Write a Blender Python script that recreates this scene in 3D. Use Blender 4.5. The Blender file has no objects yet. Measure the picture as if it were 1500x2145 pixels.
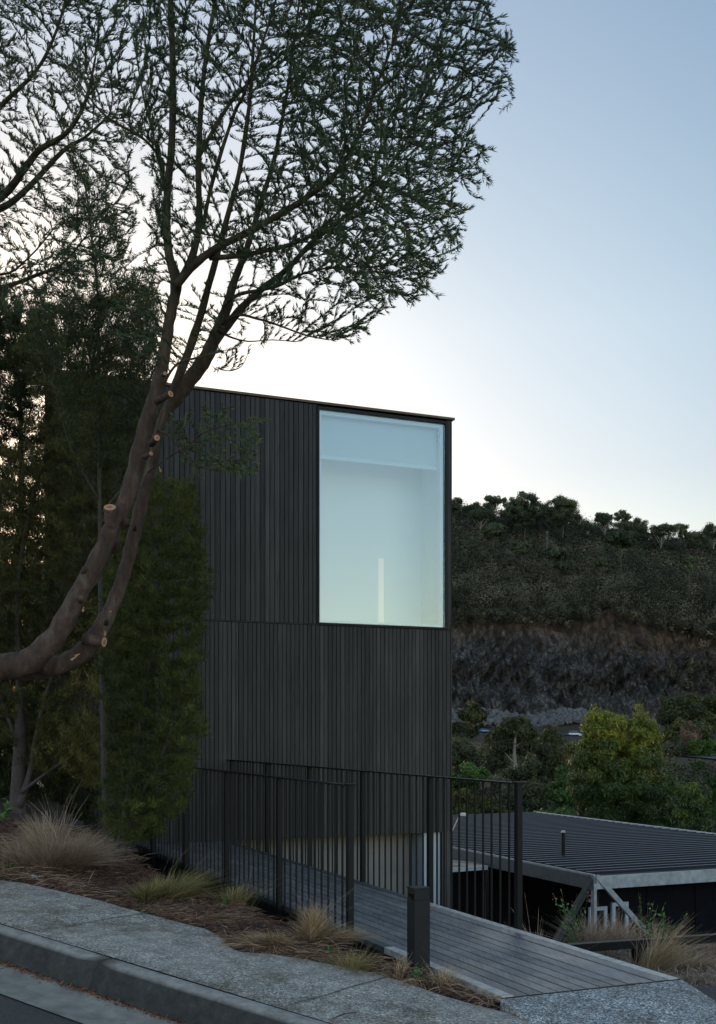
import bpy, math, random
import numpy as np
from mathutils import Vector, kdtree
random.seed(7); rng = np.random.default_rng(7)
C = bpy.data.collections.new('scene'); bpy.context.scene.collection.children.link(C)
F = 2391.0; HX, HY = 750.0, 1530.0
def W(px, py, d): return ((px-HX)/F*d, d, (HY-py)/F*d)
DX, DY = -.396, .918          # bridge direction
def B(t, u, h=0.0): return (.76+DX*t+DY*u, 5.98+DY*t-DX*u, h)
# ------------------------------------------------------------------ object helpers
def setp(o, label=None, cat=None, group=None, kind=None):
    if label: o['label'] = label
    if cat: o['category'] = cat
    if group: o['group'] = group
    if kind: o['kind'] = kind
    return o
def thing(name, loc, label, cat, group=None):
    o = bpy.data.objects.new(name, None); C.objects.link(o); o.location = loc
    o.empty_display_size = .1
    return setp(o, label, cat, group)
def wloc(p):
    v = Vector((0, 0, 0))
    while p is not None: v += p.location; p = p.parent
    return v
def link(name, me, mat, parent=None, loc=None, world=True):
    """me in world coordinates; shifted so its origin sits at loc (or at the parent)"""
    o = bpy.data.objects.new(name, me); C.objects.link(o)
    if mat is not None:
        for m in (mat if isinstance(mat, (list, tuple)) else [mat]): me.materials.append(m)
    base = wloc(parent) if parent is not None else Vector((0, 0, 0))
    if world:
        org = Vector(loc) if loc is not None else base
        n = len(me.vertices); a = np.empty(n*3, dtype=np.float32); me.vertices.foreach_get('co', a)
        a = (a.reshape(-1, 3)-np.array(org, dtype=np.float32)).ravel(); me.vertices.foreach_set('co', a); me.update()
    else: org = Vector(loc)
    o.parent = parent; o.location = org-base
    return o
class MB:
    def __init__(s): s.v = []; s.f = []; s.c = []
    def quad(s, a, b, c, d, col=.5):
        n = len(s.v); s.v += [tuple(a), tuple(b), tuple(c), tuple(d)]; s.f.append((n, n+1, n+2, n+3)); s.c.append(col)
    def hexa(s, p, col=.5):       # 8 points: bottom 0-3 ccw, top 4-7
        n = len(s.v); s.v += [tuple(q) for q in p]
        for f in ((0, 3, 2, 1), (4, 5, 6, 7), (0, 1, 5, 4), (1, 2, 6, 5), (2, 3, 7, 6), (3, 0, 4, 7)):
            s.f.append(tuple(n+i for i in f)); s.c.append(col)
    def box(s, fr, t0, t1, u0, u1, h0, h1, col=.5):
        s.hexa([fr(t0, u0, h0), fr(t0, u1, h0), fr(t1, u1, h0), fr(t1, u0, h0), fr(t0, u0, h1), fr(t0, u1, h1), fr(t1, u1, h1), fr(t1, u0, h1)], col)
    def bar(s, a, b, w, h, up=(0, 0, 1), col=.5):
        a = Vector(a); b = Vector(b); d = (b-a).normalized(); r = d.cross(Vector(up))
        if r.length < 1e-4: r = Vector((DY, -DX, 0))
        r.normalize(); q = r.cross(d).normalized(); r = r*w/2; q = q*h/2
        s.hexa([a-r-q, a+r-q, b+r-q, b-r-q, a-r+q, a+r+q, b+r+q, b-r+q], col)
    def tube(s, pts, rad, sides=6, cap=True, col=.5, wob=0):
        pts = [Vector(p) for p in pts]; n0 = len(s.v); prev = None
        for i, p in enumerate(pts):
            d = (pts[min(i+1, len(pts)-1)]-pts[max(i-1, 0)])
            d = d.normalized() if d.length > 1e-9 else Vector((0, 0, 1))
            if prev is None:
                x = d.cross(Vector((.3, .2, 1)) if abs(d.z) < .95 else Vector((1, .2, 0))).normalized()
            else: x = (prev-d*prev.dot(d)).normalized()
            prev = x; y = d.cross(x)
            for k in range(sides):
                a = 2*math.pi*k/sides; r = rad[i]*(1+wob*math.sin(k*2.7+i*1.3)+wob*.6*math.sin(i*.9+k*1.1))
                s.v.append(tuple(p+x*(r*math.cos(a))+y*(r*math.sin(a))))
        for i in range(len(pts)-1):
            for k in range(sides):
                a = n0+i*sides+k; b = n0+i*sides+(k+1) % sides
                s.f.append((a, b, b+sides, a+sides)); s.c.append(col)
        if cap:
            s.f.append(tuple(n0+k for k in reversed(range(sides)))); s.c.append(col)
            m = n0+(len(pts)-1)*sides; s.f.append(tuple(m+k for k in range(sides))); s.c.append(col)
    def mesh(s, name, smooth=False):
        me = bpy.data.meshes.new(name); me.from_pydata(s.v, [], s.f)
        at = me.attributes.new('tint', 'FLOAT', 'FACE'); at.data.foreach_set('value', np.array(s.c, dtype=np.float32))
        if smooth: me.polygons.foreach_set('use_smooth', [True]*len(me.polygons))
        me.update(); return me
    def build(s, name, mat, parent=None, smooth=False, loc=None): return link(name, s.mesh(name, smooth), mat, parent, loc)
def npmesh(name, v, f, tint=None, smooth=False):
    me = bpy.data.meshes.new(name); nv = len(v); nf, k = f.shape
    me.vertices.add(nv); me.vertices.foreach_set('co', v.astype(np.float32).ravel())
    me.loops.add(nf*k); me.loops.foreach_set('vertex_index', f.astype(np.int32).ravel())
    me.polygons.add(nf); me.polygons.foreach_set('loop_start', np.arange(0, nf*k, k, dtype=np.int32))
    me.polygons.foreach_set('loop_total', np.full(nf, k, dtype=np.int32))
    if smooth: me.polygons.foreach_set('use_smooth', np.ones(nf, dtype=bool))
    if tint is not None:
        at = me.attributes.new('tint', 'FLOAT', 'FACE'); at.data.foreach_set('value', tint.astype(np.float32))
    me.update(calc_edges=True); return me
def unit(a): return a/np.maximum(np.linalg.norm(a, axis=1, keepdims=True), 1e-9)
def leaves(p, d, L, w, tint, droop=0.0, nrm=None):
    """narrow diamond leaves: p base, d direction, L length, w width"""
    n = len(p); d = unit(d); r = unit(np.cross(d, rng.normal(size=(n, 3)) if nrm is None else nrm))
    L = np.broadcast_to(L, (n,))[:, None]; w = np.broadcast_to(w, (n,))[:, None]
    mid = p+d*L*.45; tip = p+d*L
    if droop: mid = mid+np.array([0, 0, 1.])*L*droop*.5; tip = tip-np.array([0, 0, 1.])*L*droop
    v = np.stack([p, mid+r*w/2, tip, mid-r*w/2], 1).reshape(-1, 3)
    f = np.arange(4*n).reshape(n, 4)
    return v, f, np.broadcast_to(tint, (n,)).astype(float)
def join(parts):
    vs, fs, ts, k = [], [], [], 0
    for v, f, t in parts: vs.append(v); fs.append(f+k); ts.append(t); k += len(v)
    return np.concatenate(vs), np.concatenate(fs), np.concatenate(ts)
# ------------------------------------------------------------------ materials
def nmat(name):
    m = bpy.data.materials.new(name); m.use_nodes = True; nt = m.node_tree; nt.nodes.clear()
    out = nt.nodes.new('ShaderNodeOutputMaterial'); b = nt.nodes.new('ShaderNodeBsdfPrincipled')
    nt.links.new(b.outputs[0], out.inputs[0]); return m, nt, b, out
def coords(nt, scale=(1, 1, 1), kind='Object', rot=(0, 0, 0)):
    tc = nt.nodes.new('ShaderNodeTexCoord'); mp = nt.nodes.new('ShaderNodeMapping')
    mp.inputs['Scale'].default_value = scale; mp.inputs['Rotation'].default_value = rot
    nt.links.new(tc.outputs[kind], mp.inputs[0]); return mp.outputs[0]
def noise(nt, vec, scale, detail=6, rough=.6):
    n = nt.nodes.new('ShaderNodeTexNoise'); n.inputs['Scale'].default_value = scale
    n.inputs['Detail'].default_value = detail; n.inputs['Roughness'].default_value = rough
    nt.links.new(vec, n.inputs['Vector']); return n.outputs[0]
def ramp(nt, fac, stops):
    r = nt.nodes.new('ShaderNodeValToRGB'); nt.links.new(fac, r.inputs[0]); e = r.color_ramp.elements
    e[0].position = stops[0][0]; e[0].color = (*stops[0][1], 1)
    e[1].position = stops[-1][0]; e[1].color = (*stops[-1][1], 1)
    for p, c in stops[1:-1]: q = e.new(p); q.color = (*c, 1)
    return r.outputs[0]
def mix(nt, a, b, fac, mode='MIX'):
    m = nt.nodes.new('ShaderNodeMix'); m.data_type = 'RGBA'; m.blend_type = mode
    for sock, val in ((m.inputs[6], a), (m.inputs[7], b)):
        if isinstance(val, tuple): sock.default_value = (*val, 1)
        else: nt.links.new(val, sock)
    if isinstance(fac, (int, float)): m.inputs[0].default_value = fac
    else: nt.links.new(fac, m.inputs[0])
    return m.outputs[2]
def attr(nt, name='tint'):
    a = nt.nodes.new('ShaderNodeAttribute'); a.attribute_name = name; return a.outputs['Fac']
def bump(nt, b, h, strength=.3, dist=.01):
    n = nt.nodes.new('ShaderNodeBump'); n.inputs['Strength'].default_value = strength; n.inputs['Distance'].default_value = dist
    nt.links.new(h, n.inputs['Height']); nt.links.new(n.outputs[0], b.inputs['Normal'])
def foliage(name, dark, light, trans=.12, rough=.55, mid=None, spec=.3):
    m, nt, b, out = nmat(name)
    st = [(0, dark), (1, light)] if mid is None else [(0, dark), (.6, mid), (1, light)]
    col = ramp(nt, attr(nt), st); nt.links.new(col, b.inputs['Base Color'])
    b.inputs['Roughness'].default_value = rough; b.inputs['Specular IOR Level'].default_value = spec
    t = nt.nodes.new('ShaderNodeBsdfTranslucent'); nt.links.new(col, t.inputs[0])
    mx = nt.nodes.new('ShaderNodeMixShader'); mx.inputs[0].default_value = trans
    nt.links.new(b.outputs[0], mx.inputs[1]); nt.links.new(t.outputs[0], mx.inputs[2]); nt.links.new(mx.outputs[0], out.inputs[0])
    return m
def plain(name, c, rough=.5, metal=0, var=.25, sc=8, bmp=.1, bd=.003, spec=.5):
    m, nt, b, out = nmat(name); v = coords(nt)
    n = noise(nt, v, sc); lo = tuple(x*(1-var) for x in c); hi = tuple(x*(1+var) for x in c)
    nt.links.new(ramp(nt, n, [(.3, lo), (.7, hi)]), b.inputs['Base Color'])
    b.inputs['Roughness'].default_value = rough; b.inputs['Metallic'].default_value = metal
    b.inputs['Specular IOR Level'].default_value = spec
    if bmp: bump(nt, b, noise(nt, v, sc*6), bmp, bd)
    return m
M = {}
def aggregate(name, lo, hi, stain, sc=150, stops=(.3, .72)):
    m, nt, b, out = nmat(name); v = coords(nt)
    vo = nt.nodes.new('ShaderNodeTexVoronoi'); vo.inputs['Scale'].default_value = sc; nt.links.new(v, vo.inputs['Vector'])
    sp = nt.nodes.new('ShaderNodeSeparateColor'); nt.links.new(vo.outputs['Color'], sp.inputs[0])
    col = ramp(nt, sp.outputs[0], [(.0, lo), (.45, tuple((a+c)*.5 for a, c in zip(lo, hi))), (.8, hi), (1, tuple(min(1, x*1.9) for x in hi))])
    big = noise(nt, v, 1.3, 9, .68); f = ramp(nt, big, [(stops[0], (0, 0, 0)), (stops[1], (1, 1, 1))])
    col = mix(nt, col, stain, mix(nt, (0, 0, 0), f, .75))
    med = ramp(nt, noise(nt, v, 9, 5), [(.35, (.72, .72, .72)), (.65, (1.12, 1.12, 1.12))])
    col = mix(nt, col, med, 1.0, 'MULTIPLY')
    st = ramp(nt, noise(nt, v, 2.7, 9, .75), [(.36, (.55, .50, .42)), (.5, (1, 1, 1)), (.62, (1.0, 1.0, 1.0)), (.72, (1.25, 1.25, 1.25))]); col = mix(nt, col, st, 1, 'MULTIPLY')
    nt.links.new(col, b.inputs['Base Color']); b.inputs['Roughness'].default_value = .8
    bump(nt, b, vo.outputs['Distance'], .35, .004); return m
M['path'] = aggregate('exposed_aggregate', (.05, .046, .04), (.56, .51, .44), (.45, .41, .345), 115)
M['ramp'] = aggregate('terrazzo_concrete', (.07, .075, .075), (.50, .51, .50), (.20, .205, .20), 125, (.45, .95))
def kerbmat():
    m, nt, b, out = nmat('kerb_concrete'); v = coords(nt)
    g = nt.nodes.new('ShaderNodeNewGeometry'); sx = nt.nodes.new('ShaderNodeSeparateXYZ'); nt.links.new(g.outputs['Normal'], sx.inputs[0])
    n = noise(nt, v, 14, 8, .7); n2 = noise(nt, v, 3, 6)
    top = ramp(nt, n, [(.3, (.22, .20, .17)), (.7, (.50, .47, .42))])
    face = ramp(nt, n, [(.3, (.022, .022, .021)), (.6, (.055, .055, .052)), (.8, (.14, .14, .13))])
    f = ramp(nt, sx.outputs[2], [(.72, (0, 0, 0)), (.97, (1, 1, 1))])   # colour runs from dark on the steep kerb face to pale on top
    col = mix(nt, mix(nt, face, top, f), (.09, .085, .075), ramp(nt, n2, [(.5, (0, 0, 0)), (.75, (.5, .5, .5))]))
    nt.links.new(col, b.inputs['Base Color']); b.inputs['Roughness'].default_value = .85
    bump(nt, b, noise(nt, v, 90, 4), .5, .003); return m
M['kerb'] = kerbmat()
M['gutter'] = plain('gutter_concrete', (.30, .28, .24), .85, var=.35, sc=6, bmp=.4)
M['asphalt'] = plain('asphalt', (.07, .068, .064), .85, var=.3, sc=40, bmp=.8, bd=.006)
M['black_steel'] = plain('black_powder_coat', (.010, .010, .011), .5, var=.15, sc=20, bmp=.05, spec=.25)
M['bollard'] = plain('bollard_paint', (.014, .016, .018), .55, var=.2, sc=12, bmp=.1, spec=.3)
M['galv'] = plain('galvanised_steel', (.40, .42, .42), .5, metal=0, var=.3, sc=9, bmp=.1)
M['galv_dim'] = plain('dim_steel', (.15, .17, .175), .6, metal=0, var=.2, sc=5)  # dimmer copy of galv: shade on the side beam put into its colour
M['trim'] = plain('pale_roof_edge', (.5, .5, .48), .5, var=.2)
M['blackwall'] = plain('black_cladding', (.008, .008, .009), .9, var=.2, spec=.08)
M['cap'] = plain('copper_brown_flashing', (.10, .065, .045), .45, metal=.5, var=.2)
M['white'] = plain('white_paint', (.8, .81, .8), .5, var=.03, bmp=0)
M['blind'] = plain('blind_fabric', (.88, .90, .90), .7, var=.02, bmp=0)
def sheer(name='sheer_curtain', k=.31, bc=(.80, .86, .88, 1)):
    m, nt, b, out = nmat(name); b.inputs['Base Color'].default_value = bc; b.inputs['Roughness'].default_value = .9
    t = nt.nodes.new('ShaderNodeBsdfTranslucent'); t.inputs[0].default_value = (.86, .93, 1.0, 1); mx = nt.nodes.new('ShaderNodeMixShader'); mx.inputs[0].default_value = k
    nt.links.new(b.outputs[0], mx.inputs[1]); nt.links.new(t.outputs[0], mx.inputs[2]); nt.links.new(mx.outputs[0], out.inputs[0]); return m
M['sheer'] = sheer(); M['blind_sheer'] = sheer('blind_cloth', .5, (.96, .98, 1.0, 1))
def slit():
    m, nt, b, out = nmat('thin_white_panel'); nt.nodes.remove(b); t = nt.nodes.new('ShaderNodeBsdfTranslucent'); t.inputs[0].default_value = (.90, .98, 1.0, 1); nt.links.new(t.outputs[0], out.inputs[0]); return m
M['slit'] = slit()
M['plaster'] = plain('interior_plaster', (.86, .86, .82), .8, var=.03, bmp=0)
M['whiteframe'] = plain('white_frame', (.62, .68, .72), .5, var=.06)
M['render'] = plain('grey_render', (.24, .225, .21), .8, var=.12, sc=3)
M['render_light'] = plain('pale_render', (.42, .47, .52), .7, var=.08, sc=3)
def cladding():
    m, nt, b, out = nmat('charred_timber'); v = coords(nt, (9, 9, .55)); v2 = coords(nt, (1, 1, 1))
    n = noise(nt, v, 3, 8, .65); t = attr(nt)
    base = ramp(nt, t, [(0, (.032, .031, .030)), (.5, (.052, .050, .049)), (1, (.078, .075, .073))])
    gr = ramp(nt, n, [(.3, (.62, .62, .62)), (.7, (1.3, 1.3, 1.3))]); big = ramp(nt, noise(nt, v2, .7, 5), [(.3, (.8, .8, .8)), (.7, (1.15, 1.15, 1.15))])
    nt.links.new(mix(nt, mix(nt, base, gr, 1, 'MULTIPLY'), big, 1, 'MULTIPLY'), b.inputs['Base Color'])
    b.inputs['Roughness'].default_value = .62; b.inputs['Specular IOR Level'].default_value = .3; bump(nt, b, n, .35, .004); return m
M['clad'] = cladding()
M['clad_strip'] = plain('flashing_paint', (.045, .045, .046), .6, spec=.3)
def deckmat():
    m, nt, b, out = nmat('weathered_deck_timber'); ang = math.atan2(DX, DY)
    v = coords(nt, (14, .9, 14), rot=(0, 0, ang)); v2 = coords(nt, (1, 1, 1))
    n = noise(nt, v, 4, 8, .7); base = ramp(nt, attr(nt), [(0, (.13, .128, .13)), (1, (.215, .208, .208))])
    gr = ramp(nt, n, [(.3, (.55, .55, .55)), (.7, (1.35, 1.35, 1.35))])
    blot = noise(nt, v2, 2.2, 7, .7)
    col = mix(nt, base, gr, 1, 'MULTIPLY'); col = mix(nt, col, (.38, .37, .36), ramp(nt, blot, [(.5, (0, 0, 0)), (.78, (.75, .75, .75))]))
    nt.links.new(col, b.inputs['Base Color'])
    r = ramp(nt, noise(nt, v2, 3.1, 5), [(.35, (.3, .3, .3)), (.65, (.55, .55, .55))]); nt.links.new(r, b.inputs['Roughness'])
    bump(nt, b, n, .3, .003); return m
M['deck'] = deckmat()
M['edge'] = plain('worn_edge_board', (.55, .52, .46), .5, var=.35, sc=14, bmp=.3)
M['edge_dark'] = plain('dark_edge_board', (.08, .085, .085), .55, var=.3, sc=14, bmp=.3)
def roofmat():
    m, nt, b, out = nmat('dark_roof_metal'); v = coords(nt); n = noise(nt, v, 1.1, 5)
    nt.links.new(ramp(nt, n, [(.3, (.016, .018, .022)), (.7, (.024, .027, .032))]), b.inputs['Base Color'])
    nt.links.new(mix(nt, ramp(nt, n, [(.3, (.008, .011, .016)), (.7, (.014, .018, .025))]), (.13, .145, .165), ramp(nt, attr(nt), [(.6, (0, 0, 0)), (.9, (1, 1, 1))])), b.inputs['Base Color'])  # rib tops coloured pale: highlights along the ribs are painted in
    b.inputs['Roughness'].default_value = .6; b.inputs['Specular IOR Level'].default_value = .25; return m
M['roof'] = roofmat(); M['panel'] = plain('black_panel', (.010, .010, .012), .8, var=.2, spec=.12)
def soil():
    m, nt, b, out = nmat('soil_and_dry_grass'); v = coords(nt); n = noise(nt, v, 9, 10, .7); n2 = noise(nt, v, .5, 5)
    a = ramp(nt, n, [(.3, (.02, .012, .010)), (.6, (.07, .04, .03)), (.8, (.15, .09, .06))])
    c = ramp(nt, n, [(.3, (.02, .02, .010)), (.7, (.07, .06, .03))])
    nt.links.new(mix(nt, a, c, ramp(nt, n2, [(.45, (0, 0, 0)), (.62, (1, 1, 1))])), b.inputs['Base Color'])
    b.inputs['Roughness'].default_value = .95; bump(nt, b, n, .8, .02); return m
M['soil'] = soil()
def rock():
    m, nt, b, out = nmat('quarry_rock'); v = coords(nt, (1, 1, .55)); v1 = coords(nt)
    n = noise(nt, v, .35, 15, .85); n2 = noise(nt, v1, .035, 8, .65); n3 = noise(nt, v, .5, 8, .7)
    vo = nt.nodes.new('ShaderNodeTexVoronoi'); vo.inputs['Scale'].default_value = .22; nt.links.new(v, vo.inputs['Vector']); sp = nt.nodes.new('ShaderNodeSeparateColor'); nt.links.new(vo.outputs['Color'], sp.inputs[0])
    g = ramp(nt, n, [(.38, (.010, .010, .010)), (.47, (.068, .068, .070)), (.56, (.14, .138, .135)), (.66, (.50, .47, .42))])
    br = ramp(nt, n3, [(.36, (.02, .013, .009)), (.52, (.095, .06, .038)), (.68, (.22, .13, .075))])
    sx = nt.nodes.new('ShaderNodeSeparateXYZ'); nt.links.new(v1, sx.inputs[0])
    # weathered brown soil lies along the top of the face and on its gentler right side
    def mr(sock, a, c):
        q = nt.nodes.new('ShaderNodeMapRange'); nt.links.new(sock, q.inputs[0]); q.inputs[1].default_value = a; q.inputs[2].default_value = c; return q.outputs[0]
    hi = mr(sx.outputs[2], 36, 56); rt = mr(sx.outputs[0], 115, 165)
    f = mix(nt, hi, rt, .5, 'ADD'); f = mix(nt, f, ramp(nt, n2, [(.38, (0, 0, 0)), (.68, (1, 1, 1))]), .5, 'ADD')
    f = ramp(nt, f, [(.4, (.1, .1, .1)), (.95, (.9, .9, .9))])
    ve = nt.nodes.new('ShaderNodeTexVoronoi'); ve.feature = 'DISTANCE_TO_EDGE'; ve.inputs['Scale'].default_value = .3; nt.links.new(v, ve.inputs['Vector'])
    g = mix(nt, g, ramp(nt, ve.outputs['Distance'], [(.0, (.25, .25, .25)), (.12, (1.1, 1.1, 1.1))]), 1, 'MULTIPLY')
    cc = mix(nt, mix(nt, g, br, f), ramp(nt, sp.outputs[0], [(0, (.45, .45, .45)), (1, (1.6, 1.6, 1.6))]), 1, 'MULTIPLY')
    nt.links.new(cc, b.inputs['Base Color']); b.inputs['Roughness'].default_value = .9
    bump(nt, b, n, 1.0, 2.5); return m
M['rock'] = rock()
M['rubble'] = plain('rubble_rock', (.13, .13, .135), .9, var=.5, sc=.6, bmp=.5, bd=.3)
def hillm():
    m, nt, b, out = nmat('hill_ground'); v = coords(nt); n = noise(nt, v, .12, 10, .7)
    nt.links.new(ramp(nt, n, [(.36, (.015, .013, .008)), (.52, (.045, .032, .02)), (.68, (.10, .06, .038))]), b.inputs['Base Color'])
    b.inputs['Roughness'].default_value = .95; bump(nt, b, n, 1, 1.5); return m
M['hill'] = hillm()
def bark(name, lo, mid, hi, sc=1.0, zg=2.2):
    m, nt, b, out = nmat(name); v = coords(nt, (1, 1, .3)); v1 = coords(nt)
    n = noise(nt, v, 14*sc, 10, .78); n2 = noise(nt, v1, 4*sc, 6, .6)
    a = ramp(nt, n, [(.3, lo), (.5, mid), (.72, hi)])
    nt.links.new(mix(nt, a, tuple(x*1.5 for x in hi), ramp(nt, n2, [(.58, (0, 0, 0)), (.74, (.6, .6, .6))])), b.inputs['Base Color'])
    sx = nt.nodes.new('ShaderNodeSeparateXYZ'); nt.links.new(v1, sx.inputs[0]); mr = nt.nodes.new('ShaderNodeMapRange'); nt.links.new(sx.outputs[2], mr.inputs[0]); mr.inputs[1].default_value = zg; mr.inputs[2].default_value = zg+1.6
    old = b.inputs['Base Color'].links[0].from_socket; gr = mix(nt, old, (.75, .95, .55), 1, 'MULTIPLY'); nt.links.new(mix(nt, old, gr, mr.outputs[0]), b.inputs['Base Color'])
    b.inputs['Roughness'].default_value = .75; bump(nt, b, n, 1.0, .02); return m
M['bark'] = bark('acacia_bark', (.016, .010, .008), (.072, .040, .027), (.175, .125, .095))
M['twig'] = plain('twig_bark', (.07, .062, .045), .7, var=.4, sc=12, bmp=0)
M['bark2'] = bark('grey_purple_bark', (.03, .022, .022), (.08, .06, .06), (.14, .11, .11))
M['palebark'] = plain('pale_gum_bark', (.22, .19, .16), .7, var=.3, sc=1, bmp=.2)
M['cut'] = plain('fresh_cut_wood', (.48, .28, .165), .7, var=.25, sc=60, bmp=.1)
M['cut_heart'] = plain('cut_heartwood', (.36, .13, .07), .7, var=.2, sc=60, bmp=0)
M['acacia'] = foliage('acacia_leaf', (0.036, 0.065, 0.040), (0.271, 0.254, 0.050), .15, .5, (0.080, 0.124, 0.059))
M['conifer'] = foliage('feathery_leaf', (0.025, 0.034, 0.009), (0.189, 0.178, 0.032), .15, .6, (0.075, 0.095, 0.019))
M['conifer_brown'] = foliage('feathery_brown_leaf', (0.038, 0.041, 0.018), (0.238, 0.194, 0.056), .15, .6, (0.117, 0.112, 0.031))
M['darktree'] = foliage('dark_leaf', (0.030, 0.042, 0.019), (0.193, 0.168, 0.040), .12, .6, (0.069, 0.086, 0.028))
M['yellowtree'] = foliage('yellow_green_leaf', (0.020, 0.044, 0.013), (0.375, 0.356, 0.032), .15, .45, (0.093, 0.137, 0.030), .5)
M['gum'] = foliage('gum_leaf', (0.023, 0.032, 0.017), (0.172, 0.162, 0.046), .1, .6, (0.064, 0.076, 0.031))
M['green'] = foliage('green_bush_leaf', (0.020, 0.050, 0.014), (0.120, 0.200, 0.036), .1, .6, (0.050, 0.100, 0.022))
M['olive'] = foliage('olive_bush_leaf', (0.034, 0.041, 0.010), (0.340, 0.289, 0.034), .1, .6, (0.102, 0.105, 0.020))
M['scrub'] = foliage('hill_scrub', (0.044, 0.048, 0.032), (0.203, 0.180, 0.121), .05, .8, (0.109, 0.107, 0.073), .1)
M['ridge'] = foliage('ridge_gum', (0.033, 0.050, 0.030), (0.246, 0.265, 0.133), .08, .7, (0.092, 0.119, 0.065), .2)
M['straw'] = foliage('dry_grass', (0.133, 0.085, 0.053), (0.798, 0.589, 0.361), .2, .6, (0.418, 0.294, 0.171))
M['strawgrey'] = foliage('grey_dry_grass', (0.147, 0.104, 0.076), (0.734, 0.576, 0.432), .2, .6, (0.404, 0.306, 0.225))
M['greengrass'] = foliage('green_grass', (0.074, 0.078, 0.030), (0.644, 0.466, 0.218), .2, .6, (0.223, 0.213, 0.089))
M['weed'] = foliage('weed_leaf', (0.027, 0.090, 0.027), (0.162, 0.306, 0.090), .2, .5)
M['needle'] = foliage('needle_mulch', (0.077, 0.040, 0.030), (0.439, 0.312, 0.203), .05, .7, (0.198, 0.112, 0.076))
M['litter'] = foliage('leaf_litter', (0.090, 0.036, 0.022), (0.396, 0.162, 0.072), .05, .7, (0.216, 0.090, 0.054))
M['pink'] = foliage('pink_petal', (.35, .06, .12), (.6, .2, .3), .3, .5)
M['stone'] = plain('pale_stone', (.45, .43, .4), .8, var=.2, sc=30)
def glassmat(name, tint, lo, hi, rough=0):
    m, nt, b, out = nmat(name); nt.nodes.remove(b)
    t = nt.nodes.new('ShaderNodeBsdfTransparent'); t.inputs[0].default_value = (*tint, 1)
    g = nt.nodes.new('ShaderNodeBsdfGlossy'); g.inputs['Roughness'].default_value = rough; g.inputs[0].default_value = (.95, .98, 1, 1)
    fr = nt.nodes.new('ShaderNodeFresnel'); fr.inputs[0].default_value = 1.5
    mp = nt.nodes.new('ShaderNodeMapRange'); nt.links.new(fr.outputs[0], mp.inputs[0]); mp.inputs[1].default_value = 0; mp.inputs[2].default_value = 1
    mp.inputs[3].default_value = lo; mp.inputs[4].default_value = hi
    mx = nt.nodes.new('ShaderNodeMixShader'); nt.links.new(mp.outputs[0], mx.inputs[0])
    nt.links.new(t.outputs[0], mx.inputs[1]); nt.links.new(g.outputs[0], mx.inputs[2]); nt.links.new(mx.outputs[0], out.inputs[0]); return m
M['glass'] = glassmat('window_glass', (.88, .97, 1.0), .06, 1.0)
M['darkglass'] = glassmat('dark_window_glass', (.25, .28, .3), .1, 1.0)
M['bluecar'] = plain('blue_car_paint', (.10, .26, .62), .3, var=.05, bmp=0)
M['whitecar'] = plain('white_car_paint', (.78, .82, .86), .3, var=.04, bmp=0)
M['tyre'] = plain('tyre_rubber', (.02, .02, .02), .8, var=.1, bmp=0)
M['carglass'] = plain('car_glass', (.02, .025, .03), .1, var=.05, bmp=0)
# ------------------------------------------------------------------ street plane
SX, SY = -.7965, .6045; NX, NY = .6045, .7965; GR = .081; H0 = -1.45
def sn(x, y): return (x-.76)*SX+(y-5.98)*SY, x*NX+y*NY
def hp(x, y): return H0+GR*((x-.76)*SX+(y-5.98)*SY)
def S(s, n, dz=0.0):
    # s along the street, n across it (n=5.223 at the deck corner)
    n0 = .76*NX+5.98*NY
    x = .76+s*SX+(n-n0)*NX; y = 5.98+s*SY+(n-n0)*NY
    return (x, y, H0+GR*s+dz)
def unproj(px, py, dz=0.0):
    a = (px-HX)/F; b = (HY-py)/F     # point d*(a,1,b); b d = H0+GR*((a d-.76)SX+(d-5.98)SY)+dz
    d = (H0+dz+GR*(-.76*SX-5.98*SY))/(b-GR*(a*SX+SY)); return (a*d, d, b*d)
def fbm(x, y, seed=0, octs=4):
    r = np.zeros_like(x, dtype=float); a = 1.; rs = np.random.RandomState(seed)
    for i in range(octs):
        for j in range(3):
            th = rs.uniform(0, 6.28); ph = rs.uniform(0, 6.28); f = (2**i)*rs.uniform(.8, 1.25)
            r += a*np.sin((x*math.cos(th)+y*math.sin(th))*f+ph)/3
        a *= .55
    return r
edge_px = [(0, 1843), (60, 1850), (140, 1868), (220, 1887), (280, 1905), (330, 1918), (400, 1936), (440, 1946), (468, 1960), (482, 1980), (505, 1993), (560, 1997), (640, 2008), (700, 2020), (760, 2030), (820, 2046), (880, 2066), (940, 2087), (1000, 2104), (1052, 2117)]
eu = sorted([sn(*unproj(*p)[:2]) for p in edge_px]); es = [a for a, b in eu]; en = [b for a, b in eu]
def nedge(s):
    s = np.asarray(s, float); return np.interp(s, es, en)+.010*fbm(s*2.3, s*0, 71, 4)
VR = np.array([0, 12, 20, 30, 45, 60, 120, 200, 270, 285, 300, 330, 450, 520, 538, 546, 3000.])
VH = np.array([-4.6, -4.6, -4.8, -6.2, -8, -9.5, -12.5, -12.5, -10.3, -9.8, -7.5, -6.3, -2.8, -.4, 2.4, 5, 5])
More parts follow.
